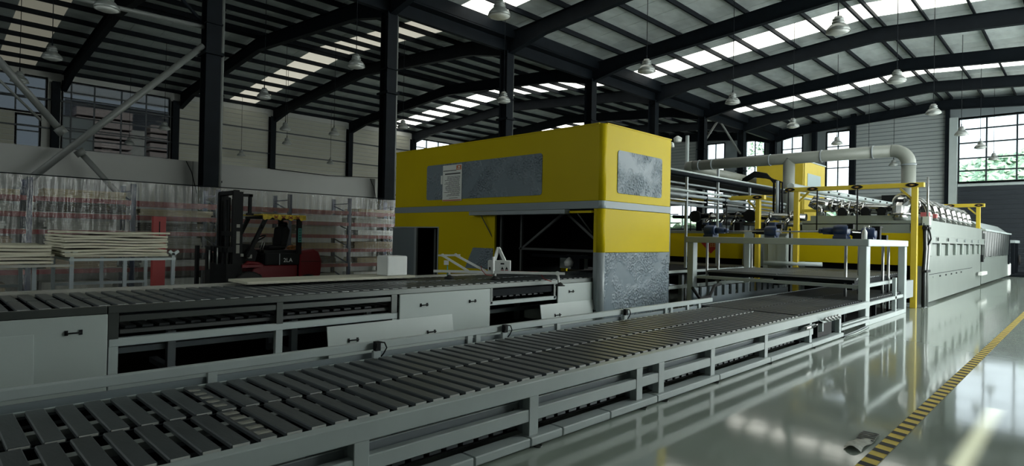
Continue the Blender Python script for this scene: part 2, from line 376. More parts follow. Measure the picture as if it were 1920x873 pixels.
# ceiling: roof panels, purlins, skylights
ce = thing('ceiling', 'foil lined double pitched roof on dark purlins with bright skylight strips', 'ceiling', (20, 18, 10.6), kind='structure')
FRX = [X0, 0, 6, 12, 18, 24, 30, 36, 42, X1+.3]
SKX = {1: (3.1, 4.7), 3: (15.0, 16.7), 5: (27.2, 29.1), 7: (39.0, 40.7)}
SLOPES = [(YR-.3, 7.0), (7.0, 18.25), (18.25, 29.5), (29.5, YL+.3)]
def roofz(y): return soffit(y)+.84
def sloped(g, x0, x1, ya, yb, t0, t1, mi=0):
    z0, z1 = roofz(ya), roofz(yb)
    return g.add([(x0, ya, z0+t0), (x1, ya, z0+t0), (x1, yb, z1+t0), (x0, yb, z1+t0), (x0, ya, z0+t1), (x1, ya, z0+t1), (x1, yb, z1+t1), (x0, yb, z1+t1)],
                 [(3, 2, 1, 0), (4, 5, 6, 7), (0, 1, 5, 4), (1, 2, 6, 5), (2, 3, 7, 6), (3, 0, 4, 7)], mi)
PY = []
for (a, b) in SLOPES:
    n = 7; e = .28
    PY.append([a+e+(b-a-2*e)*k/n for k in range(n+1)])
rows = [y for r in PY for y in r]
for y in rows:
    z = roofz(y)
    part('purlin', G().box(X0, X1, y-.01, y+.012, z-.24, z-.005).box(X0, X1, y-.07, y+.012, z-.24, z-.222).box(X0, X1, y-.01, y+.075, z-.02, z-.003), PURL, ce)
for bi in range(len(FRX)-1):
    xa, xb = FRX[bi], FRX[bi+1]
    for si, (a, b) in enumerate(SLOPES):
        segs = [(xa, xb)]
        if bi in SKX:
            s0, s1 = SKX[bi]; segs = [(xa, s0), (s1, xb)]
            py = [a]+PY[si][1:-1]+[b]
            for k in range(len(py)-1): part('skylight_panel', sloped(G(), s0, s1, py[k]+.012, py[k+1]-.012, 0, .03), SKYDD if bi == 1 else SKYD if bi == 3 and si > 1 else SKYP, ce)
        g = G()
        for (p, q) in segs:
            x = p
            while x < q-.01:                        # overlapping foil lengths, seams proud
                e = min(x+1.25, q); sloped(g, x, e, a, b, .0, .06); sloped(g, x, min(x+.045, q), a, b, -.012, 0); x = e
        part('roof_panel', g, FOIL, ce)
# rafters and columns
for i, x in enumerate((0, 6, 12, 18, 24, 30, 36, 42, 47.9)):
    g = G()
    ys = [YR, -2.2, 7.0, 16.0, 18.25, 20.5, 29.5, 39.2, YL]
    for k in range(len(ys)-1):
        p, q = ys[k], ys[k+1]
        lo = lambda y: soffit(y)-(.32 if y in (YR, 18.25, YL) else 0)
        for (d0, d1, hw) in ((0, .6, .025), (-.025, .0, .13), (.58, .6, .13)):
            zp0 = lo(p)+d0 if d0 <= 0 else soffit(p)+d0; zq0 = lo(q)+d0 if d0 <= 0 else soffit(q)+d0
            zp1 = soffit(p)+d1 if d1 > .1 else lo(p)+d1; zq1 = soffit(q)+d1 if d1 > .1 else lo(q)+d1
            g.add([(x-hw, p, zp0), (x+hw, p, zp0), (x+hw, q, zq0), (x-hw, q, zq0), (x-hw, p, zp1), (x+hw, p, zp1), (x+hw, q, zq1), (x-hw, q, zq1)],
                  [(3, 2, 1, 0), (4, 5, 6, 7), (0, 1, 5, 4), (1, 2, 6, 5), (2, 3, 7, 6), (3, 0, 4, 7)])
    t = solo('roof_rafter', g, DARKST, 'black steel roof rafter %s' % (['overhead nearest the viewpoint', 'meeting the first pipe-braced column', 'meeting the second column of the valley row', 'meeting the third column of the valley row', 'meeting the fourth column of the valley row', 'meeting the fifth column of the valley row', 'meeting the sixth column of the valley row', 'next to last before the far wall', 'against the far wall'][i]), 'rafter', 'roof rafters', 'structure')
    if i > 0:
        c = thing('steel_column', 'black steel column of the valley row, %s' % (['', 'first, with the diagonal pipe brace', 'second, left of the yellow machine', 'third, behind the yellow machine', 'fourth, behind the yellow machine near its right end', 'fifth, just above the right corner of the yellow machine', 'sixth, beside the tall far windows', 'seventh, between two tall far windows', 'last, at the far wall'][i]), 'column', (x, 18.2, 0), 'columns of the valley row', 'structure')
        part('column_shaft', G().box(x-.2, x+.2, 17.97, 18.0, 0, 9.6).box(x-.2, x+.2, 18.4, 18.43, 0, 9.6).box(x-.03, x+.03, 18.0, 18.4, 0, 9.6), DARKST, c)
        part('crane_bracket', G().box(x-.25, x+.25, 17.85, 18.55, 6.62, 6.7).box(x-.22, x+.22, 17.9, 18.5, 7.5, 7.54), DARKST, c)
        part('downpipe', G().tube([(x+.27, 18.1, .2), (x+.27, 18.1, 9.5)], .06, 8), PIPEB if i < 4 else DARKST, c)
        for z in (3, 5.5, 8): part('pipe_clip', G().box(x+.18, x+.34, 18.06, 18.18, z, z+.06), DARKST, c)
        for sy in (-1, 1):
            for k in range(3):
                yy = 18.2+sy*(2.2+2.2*k)
                part('fly_brace', G().bar((x+.1, yy, soffit(yy)+.05), (x+.75, yy+.15, soffit(yy)+.62), .04, .04), DARKST, c) if i < 6 else None
solo('valley_gutter', G().box(X0, X1, 17.7, 18.75, 10.05, 10.12).box(X0, X1, 17.7, 17.74, 10.1, 10.6).box(X0, X1, 18.71, 18.75, 10.1, 10.6).box(X0, X1, 18.1, 18.3, 9.6, 10.05),
     DARKST, 'dark valley gutter running over the column row', 'gutter', kind='structure')
g = G()
for x in (0, 6, 12): pass
br = thing('pipe_brace', 'crossed grey pipe brace beside the first steel column, upper left', 'brace', (2.9, 18.2, 0), kind='structure')
part('brace_pipe', G().tube([(5.75, 18.1, 6.85), (1.35, 18.1, 2.05)], .085, 12), PIPEB, br)
part('brace_pipe', G().tube([(.2, 18.24, 6.95), (2.62, 18.24, 3.95)], .085, 12), PIPEB, br)
part('brace_pipe', G().tube([(2.98, 18.24, 3.52), (4.3, 18.24, 1.95)], .07, 12), PIPEB, br)
part('brace_sleeve', G().tube([(2.52, 18.24, 4.07), (2.64, 18.24, 3.93)], .12, 12).tube([(2.93, 18.24, 3.57), (3.03, 18.24, 3.45)], .12, 12), PIPEB, br)
part('brace_tie', G().tube([(.3, 18.3, 6.2), (2.2, 18.3, 4.2)], .03, 8), PIPEB, br)
part('brace_strut', G().tube([(-.5, 18.2, 7.25), (5.8, 18.2, 7.42)], .06, 10), PIPEB, br)
part('brace_strut', G().tube([(5.8, 18.2, 7.5), (4.6, 18.2, 8.6)], .05, 8), DARKST, br)
br = thing('angle_brace', 'crossed thin steel brace between the two far columns near the tall windows', 'brace', (39, 18.2, 0), kind='structure')
part('brace_bar', G().tube([(38.3, 18.2, 9.8), (36.1, 18.2, 7.9)], .07, 8), PIPEB, br)
part('brace_bar', G().tube([(38.4, 18.2, 9.8), (41.8, 18.2, 7.9)], .07, 8), PIPEB, br)
part('brace_bar', G().tube([(36.2, 18.2, 6.9), (41.8, 18.2, 4.2)], .07, 8), PIPEB, br)
pw = thing('partition_wall', 'long plain grey board partition behind the storage racks', 'partition', (3, 18.8, 0), kind='structure')
for x0, x1 in ((X0+.1, .0), (.02, 5.75), (5.77, 11.9)):
    part('partition_board', G().box(x0, x1, 18.75, 18.82, 0, 3.62), mat('grey_partition_board', (.29, .295, .285), .8, 0, .05, .8), pw)
for x in (5.76, 11.86): part('hanging_cord', G().tube([(x-.2, 18.7, 3.6), (x-.05, 18.7, 3.3), (x+.1, 18.7, 2.7)], .012, 6), BLACK, pw)
part('top_cord', G().tube([(8, 18.7, 3.62), (10, 18.68, 3.57), (12, 18.7, 3.66), (15, 18.72, 3.64)], .012, 6), BLACK, pw)

# outside: hill and building
def hz(u, v):
    x, y = 75+u*75, -45+v*130
    d = u*75
    h = 5.2+.9*math.sin(y*.11+1)+.5*math.sin(y*.37)+.5*math.sin(x*.3+y*.21)+min(d, 38)*.26*max(0, min(1, (28-y)/6))
    return (x, y, h-1+random.uniform(-.35, .55))
g = G(); g.grid(hz, 90, 170, smooth=False)
for k in range(7000):
    u, v = random.random()**1.3, random.random()*.62; p = hz(u, v); r = random.uniform(.25, .8)*(.6+u)
    a1, a2, a3 = [random.uniform(0, 6.28) for _ in range(3)]
    q = [V((math.cos(t)*r, math.sin(t)*r, random.uniform(-.3, .5)*r)) for t in (a1, a1+2.1, a1+4.2)]+[V((0, 0, r*random.uniform(.6, 1.3)))]
    g.add([V(p)+c for c in q], [(0, 1, 3), (1, 2, 3), (2, 0, 3)], 0 if random.random() < .75 or u > .1 else 1)
solo('hill_foliage', g, [LEAF, LEAF2], 'green wooded hillside outside the far windows', 'foliage', kind='stuff')
g = G()
for y in (26, 27.0):
    for k in range(160):
        p = V((66+random.uniform(-2, 2), y+random.uniform(-1.6, 1.6), 8.0+random.uniform(0, 5.5))); r = random.uniform(.08, .28)
        q = [p+V((random.uniform(-r, r), random.uniform(-r, r), random.uniform(-r, r))) for _ in range(4)]
        g.add(q, [(0, 1, 2), (0, 2, 3), (1, 2, 3)])
    g.tube([(66, y, 0), (66, y, 12)], .06, 6)
solo('tree_foliage', g, LEAF, 'thin leafy trees outside the tall far windows', 'foliage', kind='stuff')
t = thing('factory_building', 'ribbed pink grey building outside the large left window', 'building', (18, 62, 0))
for k in range(14): part('cladding_band', G().box(9.5, 13.5, 60, 62, k*.85, k*.85+.66).box(15.0, 19.5, 60.5, 62, k*.8, k*.8+.6), BLDG, t)
part('building_wall', G().box(9, 30, 62, 68, 0, 12.5), mat('grey_building_wall', (.4, .41, .42), .8), t)
part('building_roof', G().prism([(8.5, 59.5, 12.5), (30.5, 59.5, 12.5), (30.5, 64, 15), (8.5, 64, 15)], (0, 0, .3)), mat('grey_building_roof', (.3, .31, .33), .8), t)
solo('outer_ground', G().box(-60, 200, -80, 160, -.6, -.25), mat('outer_paving', (.3, .3, .28), .9), 'paved ground outside the hall', 'ground', kind='structure')

# floor tape
g = G(); x = 2.6; k = 0
while x < 46:
    g.add([(x, 1.10, .003), (x+.2, 1.10, .003), (x+.2, 1.21, .003), (x, 1.21, .003)], [(0, 1, 2, 3)], 0)
    g.add([(x+.03, 1.10, .0045), (x+.115, 1.10, .0045), (x+.145, 1.21, .0045), (x+.06, 1.21, .0045)], [(0, 1, 2, 3)], 1); x += .2
solo('hazard_tape', g, [TYEL, TBLK], 'yellow and black striped warning tape running along the floor', 'tape')
g = G()
def crum(u, v):
    return (5.14+.60*u, 1.315+.062*(v-.5)*2+.008*math.sin(9*u), .004+.016*math.sin(math.pi*v)*(1-u)+.018*(1-u)*abs(math.sin(7*u+v*3)))
g.grid(crum, 16, 5)
for k in range(5):
    u = .52+k*.1
    g.add([V(crum(u, 0))+V((0, 0, .006)), V(crum(u+.05, 0))+V((0, 0, .006)), V(crum(u+.05, 1))+V((0, 0, .006)), V(crum(u, 1))+V((0, 0, .006))], [(0, 1, 2, 3)], 1)
solo('crumpled_tape', g, [mat('grimy_tape', (.33, .34, .29), .5, 0, .3, 20), TBLK], 'crumpled loose piece of striped tape on the floor beside the warning tape', 'tape')
# ------------------------------------------------------------------ THINGS
def slat_mesh(L, wd=.096, h=.024):
    # flat profile with rounded long edges, running along y
    p = [(-wd/2, -h), (-wd/2, -.006), (-wd/2+.006, 0), (wd/2-.006, 0), (wd/2, -.006), (wd/2, -h)]
    return G().prism([(a, -L/2, b) for a, b in p], (0, L, 0))
def slat_row(parent, xs, y0, y1, ztop, caps=True, m=None, wd=.096):
    first = None; fc = None
    for x in xs:
        c = V((x, (y0+y1)/2, ztop))
        if first is None:
            g = slat_mesh(y1-y0, wd); g.v = [tuple(V(q)+c) for q in g.v]
            first = part('slat', g, m or SLAT, parent); fx = x
            if caps:
                fc = part('end_cap', G().box(x-wd*.44, x+wd*.44, y0-.006, y0-.0005, ztop-.02, ztop-.004), CAP, first)
        else:
            s = dup(first, (x-fx, 0, 0))
            if caps:
                e = fc.copy(); COL.objects.link(e); e.parent = s
def xs_(a, b, p):
    n = int(round((b-a)/p)); return [a+p*i for i in range(n+1)]
def cable(pts, r=.008, n=6): return G().tube(pts, r, n)

# ---- front slat conveyor
fc = thing('slat_conveyor', 'long pale grey framed slat conveyor crossing the foreground', 'conveyor', (4, 3.9, 0))
slat_row(fc, xs_(-1.08, 9.3, .1445), 3.16, 3.795, .5)
slat_row(fc, xs_(-1.04, 9.36, .1445), 3.835, 4.55, .5)
part('guide_beam', G().box(-1.2, 9.45, 3.805, 3.825, .40, .485), DARKST, fc)
for y, m in ((3.19, DARKST), (3.40, DARKST), (3.60, STRIP), (3.92, DARKST), (4.12, STRIP), (4.26, DARKST), (4.48, DARKST)):
    part('slat_bearer', G().box(-1.2, 9.45, y, y+.07, .36, .47), m, fc)
for k in range(36): part('cross_member', G().box(-1.0+k*.29, -.95+k*.29, 3.2, 4.55, .26, .36), DARKST, fc)
part('top_rail', G().box(-1.4, 13.0, 3.06, 3.14, .375, .49), PAINT, fc, .006)
part('middle_rail', G().box(-1.4, 9.8, 3.07, 3.14, .185, .28), PAINT, fc, .006)
part('middle_rail', G().box(11.3, 13.0, 3.07, 3.14, .17, .20), PAINT, fc, .004)
part('inner_rail', G().box(-1.4, 9.5, 3.19, 3.25, .16, .31), GREYC, fc, .004)
part('inner_rail_cap', G().box(-1.4, 9.5, 3.185, 3.25, .31, .318), PAINT, fc)
part('far_inner_rail', G().box(-1.4, 9.5, 4.50, 4.57, .2, .3), PAINT, fc, .004)
js = [-1.4, .8, 2.15, 2.752, 3.325, 3.703, 4.36, 5.152, 6.5, 8.0, 9.6, 11.2]
for a, b in zip(js, js[1:]): part('base_rail', G().box(a+.004, b-.004, 3.02, 3.16, .012, .078), PAINT, fc, .008)
part('base_rail', G().box(11.205, 13.0, 3.06, 3.16, .10, .15), PAINT, fc, .004)
part('floor_cable', G().tube([(11.2, 3.0, .012), (11.8, 2.99, .012), (12.5, 3.02, .014), (12.95, 3.06, .012)], .012, 6), PAINT, fc)
part('floor_cable', G().tube([(11.2, 3.04, .014), (12.0, 3.05, .014), (12.95, 3.1, .012)], .014, 6), GREYC, fc)
for x in (.42, 1.84, 3.35, 4.84, 5.24, 6.36, 7.90, 9.62, 11.1):
    part('post', G().box(x, x+.105, 3.065, 3.139, .07, .38), PAINT, fc, .004)
    part('gusset', G().box(x+.01, x+.095, 3.139, 3.36, .09, .36), GREYC, fc)
    part('foot_pad', G().lathe([(.035, 0), (.035, .012)], (x+.05, 3.02, 0), 10), STEEL, fc)
for x in (.42, 1.84, 3.35, 4.84, 6.36, 7.9, 9.3): part('far_post', G().box(x, x+.08, 4.60, 4.68, 0, .46), PAINT, fc)
part('lower_tray', G().box(-1.2, 9.4, 3.2, 4.6, .09, .10), DARKIN, fc)
g = G()
for k in range(70): g.box(-1.1+k*.15, -1.0+k*.15, 3.2, 4.6, .105, .125)
part('return_slats', g, SLAT, fc, kind='stuff')
part('edge_strip', G().box(-1.4, 9.5, 4.575, 4.60, .43, .49), PAINT, fc, .003)
part('side_plate', G().box(-1.4, 9.6, 4.76, 4.78, .28, .50), GREYB, fc)
part('guard_rail', G().box(-1.4, 9.85, 4.73, 4.79, .535, .605), PAINT, fc, .006)
for x in (-.5, 1.59, 4.18, 4.30, 5.65, 8.25, 8.42, 8.95, 9.35): part('guard_stub', G().box(x, x+.07, 4.735, 4.785, .42, .54), PAINT, fc, .003)
for x in (3.0, 4.66, 7.06):
    b = part('sensor_bracket', G().box(x, x+.075, 4.69, 4.725, .42, .53), PAINT, fc)
    part('sensor', G().box(x+.008, x+.06, 4.67, 4.715, .53, .615).box(x+.015, x+.05, 4.665, 4.67, .56, .6), BLACK, b)
    part('sensor_lead', cable([(x+.05, 4.69, .61), (x+.10, 4.67, .60), (x+.125, 4.67, .55), (x+.10, 4.68, .5), (x+.075, 4.7, .46)], .007), BLACK, b)
for x, z in ((3.27, .3), (4.98, .3), (5.0, .16), (9.2, .3)):
    part('cable_loop', cable([(x, 3.30, z+.1), (x+.03, 3.2, z-.03), (x-.03, 3.2, z-.12), (x+.02, 3.25, z-.2)], .013), BLACK, fc)
# taped slat, the tape's reflections put into its pale colour
TAPE_GLINT = mat('glinting_clear_tape', (.25, .25, .22), .4, 0, .6, 12)
for k in range(5):
    part('glint_tape', G().box(1.345, 1.425, 3.22+k*.115, 3.282+k*.115, .5003, .5018), TAPE_GLINT, fc)
    part('glint_tape', G().box(1.36, 1.43, 3.9+k*.12, 3.96+k*.12, .5003, .5018), TAPE_GLINT, fc)
# pneumatic unit on the near side
va = part('valve_guard', G().prism([(10.0, 3.0, .36), (10.0, 3.06, .40), (10.0, 3.06, .2), (10.0, 3.0, .22)], (.05, 0, 0)).box(10.0, 10.85, 3.0, 3.06, .345, .375), PAINT, fc)
for k in range(5): part('air_fitting', G().tube([(10.1+k*.16, 3.03, .36), (10.14+k*.16, 3.0, .41), (10.22+k*.16, 2.99, .37)], .022, 8), INOXD, va)
part('valve_block', G().box(10.1, 10.8, 3.1, 3.2, .1, .34), BLACK, fc)
part('air_cylinder', G().tube([(9.2, 3.02, .33), (9.7, 3.02, .34)], .03, 10).tube([(9.7, 3.02, .34), (9.95, 3.03, .34)], .012, 8), INOX, fc)

# ---- conveyor section inside the lift
SLAT_SHADE = mat('shaded_slat', (.035, .041, .045), .42, .3, .22, 3)  # slat copy with the shadow under the frame put into its colour
f2 = thing('slat_conveyor', 'slat conveyor section, darkened for shade, running in under the white lifting frame', 'conveyor', (13, 4, 0))
slat_row(f2, xs_(9.56, 16.2, .1445), 3.2, 3.955, .5, False, SLAT_SHADE, .105)
slat_row(f2, xs_(9.56, 16.2, .1445), 3.98, 4.75, .5, False, SLAT_SHADE, .105)
for y in (3.2, 3.95, 4.7): part('slat_bearer', G().box(9.5, 16.3, y, y+.06, .36, .47), DARKST, f2)
part('edge_strip', G().box(9.5, 16.3, 4.76, 4.80, .40, .505), GREYC, f2)
for x in (9.7, 12, 14.2, 16.1):
    for y in (3.24, 4.7): part('leg', G().box(x, x+.08, y, y+.08, 0, .36), DARKST, f2)
part('lower_tray', G().box(9.5, 16.3, 3.25, 4.7, .06, .07), DARKIN, f2)
# slotted chain guard beyond it
cg = thing('slotted_guard', 'grey slotted metal guard plate along the far side under the lifting frame', 'guard', (12, 5.4, 0))
GUARDM = mat('dull_guard_steel', (.10, .125, .14), .5, .3)
g = G().box(10.4, 15.2, 5.38, 5.42, .28, .50)
part('guard_plate', g, GUARDM, cg)
for k in range(14): part('guard_tooth', G().box(10.4+k*.33, 10.6+k*.33, 5.38, 5.42, .5, .70), GUARDM, cg)
part('guard_foot', G().box(10.4, 15.2, 5.36, 5.44, 0, .28), DARKIN, cg)
part('guard_cable', cable([(10.2, 5.3, .72), (10.5, 5.3, .50), (10.9, 5.3, .52), (11.1, 5.3, .72), (11.4, 5.32, .74)], .03, 8), BLACK, cg)

# ---- lifting frame
lf = thing('lifting_frame', 'white box-section lifting frame with a slatted platform inside, end of the front conveyor', 'lifting frame', (14.7, 5, 0))
for (x0, x1, y0, y1) in ((13.0, 13.27, 3.13, 3.27), (13.06, 13.27, 6.78, 6.93), (16.28, 16.48, 3.13, 3.27), (16.28, 16.48, 6.78, 6.93)):
    part('post', G().box(x0, x1, y0, y1, 0, 1.55), PAINT, lf, .008)
part('front_beam', G().box(13.02, 13.24, 3.10, 6.95, 1.55, 1.69), PAINT, lf, .008)
part('rear_beam', G().box(16.28, 16.48, 3.13, 6.93, 1.55, 1.69), PAINT, lf, .008)
part('side_beam', G().box(13.24, 16.50, 3.11, 3.27, 1.552, 1.688), PAINT, lf, .008)
part('far_side_beam', G().box(13.24, 16.28, 6.78, 6.93, 1.552, 1.688), PAINT, lf, .008)
part('side_base', G().box(13.27, 16.28, 3.13, 3.26, .0, .10), PAINT, lf, .006)
part('side_rail', G().box(13.27, 16.28, 3.15, 3.22, .37, .44), PAINT, lf, .004)
part('side_strut', G().box(15.5, 15.62, 3.15, 3.22, .1, .85), PAINT, lf)
pf = part('platform_frame', G().box(13.15, 13.22, 3.29, 6.72, .705, .775), PAINT, lf, .004)
part('platform_rim', G().box(13.22, 16.2, 3.29, 3.36, .705, .775).box(13.22, 16.2, 6.65, 6.72, .705, .775).box(16.13, 16.2, 3.36, 6.65, .705, .775), PAINT, pf)
part('platform_underframe', G().box(13.3, 16.1, 3.45, 3.55, .66, .86).box(13.3, 16.1, 4.9, 5.0, .66, .86).box(13.3, 16.1, 6.4, 6.5, .66, .86).box(13.26, 13.32, 3.4, 6.5, .80, .86), DARKST, pf)
part('platform_edge', G().box(13.26, 13.30, 3.36, 6.55, .865, .892), INOXD, pf)
slat_row(lf, xs_(13.4, 16.05, .1445), 3.38, 4.93, .905, False, SLAT)
slat_row(lf, xs_(13.4, 16.05, .1445), 4.96, 6.55, .905, False, SLAT)
for x, y in ((13.45, 6.62), (13.9, 6.55), (13.62, 3.66), (14.6, 3.66), (15.2, 3.34), (15.6, 3.32), (16.0, 6.6)):
    part('guide_rod', G().tube([(x, y, .02), (x, y, 1.56)], .03, 10), INOXD, lf)
def gearmotor(x, y, z, dy, parent, s=1.0):
    o = part('gearmotor', G().box(x-.14*s, x+.14*s, y-.12*s, y+.12*s, z, z+.05*s).lathe([(.01, -.13), (.12, -.13), (.13, -.05), (.13, .05), (.12, .13), (.01, .13)][::1], (x, y, z+.15*s), 14, ax='y').box(x-.10*s, x+.10*s, y-.11*s, y+.11*s, z+.03*s, z+.15*s), BLUE, parent, .006)
    part('motor_barrel', G().tube([(x, y+dy*.1, z+.15*s), (x, y+dy*.34, z+.15*s)], [.075*s, .07*s], 12).tube([(x, y+dy*.34, z+.15*s), (x, y+dy*.42, z+.15*s)], .05*s, 10), BLUE if s >= 1 else BLACK, o)
    part('terminal_box', G().box(x-.05, x+.05, y-dy*.16-.06, y-dy*.16+.05, z+.2, z+.29), BLACK, o)
    return o
gearmotor(13.2, 6.42, 1.69, -1, lf); gearmotor(13.16, 3.62, 1.69, 1, lf, 1.05); gearmotor(14.7, 3.5, 1.69, 1, lf, .95); gearmotor(13.3, 5.05, 1.69, 1, lf, .9)
for x0, z0 in ((13.3, 1.72), (15.3, 1.69)):
    part('drive_box', G().box(x0, x0+.16, 3.3, 3.46, 1.69, 1.80), BLACK, lf)
part('control_stack', G().box(15.0, 15.14, 3.36, 3.5, 1.69, 1.98).box(14.98, 15.16, 3.34, 3.52, 1.95, 1.99), BLACK, lf, .005)
part('drive_shaft', G().tube([(13.2, 6.2, 1.83), (13.2, 3.95, 1.83)], .016, 8), INOX, lf)
part('drive_shaft', G().tube([(13.4, 3.5, 1.83), (14.6, 3.5, 1.83)], .016, 8), INOX, lf)
sb = thing('spray_bottle', 'white spray bottle standing on the near corner of the lifting frame', 'bottle', (13.12, 3.2, 1.69))
part('bottle_body', G().lathe([(.001, 1.69), (.045, 1.69), (.047, 1.82), (.035, 1.86), (.016, 1.88), (.016, 1.905)], (13.12, 3.2, 0), 14), WHITE, sb)
part('spray_head', G().lathe([(.018, 1.905), (.02, 1.935), (.001, 1.94)], (13.12, 3.2, 0), 10).box(13.09, 13.15, 3.12, 3.21, 1.93, 1.955).bar((13.12, 3.14, 1.93), (13.12, 3.12, 1.89), .012, .012), WHITE, sb)

# ---- rear conveyor
bc = thing('slat_conveyor', 'higher dark slat conveyor with steel edge beam leading into the yellow machine', 'conveyor', (4, 7.2, 0))
slat_row(bc, xs_(-.9, 10.9, .145), 6.50, 7.21, .90)
slat_row(bc, xs_(-.9, 10.9, .145), 7.25, 7.93, .90, False)
part('edge_beam', G().box(-1.2, 1.28, 6.42, 6.49, .825, .893), STEEL, bc, .004)
part('edge_beam', G().box(1.29, 8.60, 6.42, 6.49, .825, .893), STEEL, bc, .004)
part('lower_edge_beam', G().box(1.38, 4.45, 6.44, 6.50, .74, .80), STEEL, bc, .003)
part('lower_edge_beam', G().box(6.1, 8.6, 6.46, 6.52, .70, .80), DARKST, bc)
part('far_edge_beam', G().box(-1.2, 8.5, 7.98, 8.10, .80, .925), WOODG, bc)
for y in (6.55, 7.18, 7.85): part('slat_bearer', G().box(-1.2, 10.9, y, y+.06, .78, .87), DARKST, bc)
g = G()
for k in range(66): g.box(-1.0+k*.145, -.91+k*.145, 6.6, 7.9, .655, .675)
part('return_slats', g, SLAT_SHADE, bc, kind='stuff')
part('return_rail', G().box(1.4, 4.45, 6.50, 6.56, .62, .655), TRUSS, bc)
part('return_rail', G().box(1.4, 8.6, 7.8, 7.86, .55, .62), GREYB, bc)
for x, w_ in ((1.29, .085), (2.86, .075), (4.36, .09), (6.11, .05), (7.57, .05)):
    part('steel_post', G().box(x, x+w_, 6.43, 6.50, .58, .83), STEEL, bc, .003)
part('white_rail', G().box(1.30, 4.46, 6.43, 6.50, .515, .59), PAINT, bc, .004)
part('white_rail', G().box(6.09, 7.64, 6.43, 6.50, .565, .625), PAINT, bc, .004)
part('base_rail', G().box(1.30, 4.46, 6.43, 6.50, .08, .19), PAINT, bc, .004)
part('base_rail', G().box(6.09, 7.64, 6.43, 6.50, .06, .14), PAINT, bc, .004)
for x in (1.30, 2.86, 4.38): part('white_post', G().box(x, x+.075, 6.435, 6.498, .1, .52), PAINT, bc)
for x in (-1, 1.5, 3.4, 4.9, 6.6, 8.2): part('far_leg', G().box(x, x+.08, 7.88, 7.96, 0, .8), GREYC, bc)
for x in (2.0, 3.4, 6.6): part('inner_member', G().box(x, x+.08, 6.6, 7.9, .05, .11).box(x, x+.08, 7.2, 7.28, .1, .5), GREYC, bc)
part('inner_rail', G().box(1.3, 8.5, 7.25, 7.33, .3, .36), GREYB, bc)
part('shade_liner', G().box(-1.2, 8.5, 7.97, 7.98, .0, .78).box(-1.2, 8.5, 6.6, 7.97, .01, .02), DARKIN, bc)  # dark sheets added for the shade under the conveyor
def handle(x, z, y, parent):
    h = part('handle', G().tube([(x-.05, y-.003, z), (x-.05, y-.03, z), (x+.05, y-.03, z), (x+.05, y-.003, z)], .007, 8).box(x-.065, x-.04, y-.008, y, z-.022, z+.022).box(x+.04, x+.065, y-.008, y, z-.022, z+.022), BLACK, parent)
for (a, b, z0, hs, lab) in ((-1.4, 1.283, .01, [(1.03, .68), (-.6, .68)], ''), (4.47, 6.085, .01, [(4.86, .665), (5.73, .66)], ''), (7.65, 8.6, .01, [(8.0, .682)], '')):
    p = part('cover_panel', G().box(a, b, 6.405, 6.43, z0, .822), PANEL, bc, .004)
    for hx, hz_ in hs: handle(hx, hz_, 6.405, p)
part('cover_seam_panel', G().box(-1.4, .2, 6.40, 6.405, .02, .8), PANEL, bc)
def lean(name, x0, x1, ztop, lab, hs, dx=.0):
    t = thing(name, lab, 'panel', (x0, 6.31, 0), group='cover panels leaning on the rear conveyor')
    a = math.atan2(.085, ztop); ty = V((0, math.sin(a), math.cos(a))); tn = V((0, -math.cos(a), math.sin(a)))
    L = ztop/math.cos(a); c = V(((x0+x1)/2, 6.32, 0.002))+ty*L/2
    part('panel_sheet', G().obox(c, (( x1-x0)/2, 0, 0), ty*L/2, tn*.006), PANEL, t, .002)
    part('panel_edge', G().obox(c+V(((x1-x0)/2-.012, 0, 0))-tn*.014, (.012, 0, 0), ty*L/2, tn*.007).obox(c+ty*(L/2-.006)-tn*.014, ((x1-x0)/2-.03, 0, 0), ty*.006, tn*.007), PANEL, t)
    for hx, hv in hs:
        q = V((hx, 6.32, .002))+ty*hv+tn*.006
        part('handle', G().tube([q+V((-.06, 0, 0)), q+V((-.06, 0, 0))+tn*.03, q+V((.06, 0, 0))+tn*.03, q+V((.06, 0, 0))], .008, 8).obox(q+V((-.06, 0, 0))+tn*.003, (.013, 0, 0), ty*.025, tn*.003).obox(q+V((.06, 0, 0))+tn*.003, (.013, 0, 0), ty*.025, tn*.003), BLACK, t)
lean('cover_panel', -1.3, .755, .69, 'grey cover panel without visible handle, leaning at the left end of the rear conveyor', [])
lean('cover_panel', 3.45, 5.35, .50, 'longer pale cover panel with two handles, leaning by the middle cabinet', [(3.78, .318), (4.96, .298)])
lean('cover_panel', 7.2, 9.15, .50, 'pale cover panel with two handles leaning beside the grey foot of the yellow machine', [(7.6, .312), (8.65, .305)])
fs = thing('foam_sheet', 'thin cream board lying along the far edge of the rear conveyor', 'board', (4.2, 7.9, .92))
part('board_sheet', G().box(3.0, 5.6, 7.62, 8.25, .93, .965), mat('cream_board', (.42, .41, .33), .7, 0, .06, 2), fs, .003)
fb = solo('foam_block', G().box(5.10, 5.47, 7.65, 7.95, .966, 1.27), FOAMW, 'white foam block standing on the cream board of the rear conveyor', 'foam block', bevel=.02, seg=2)

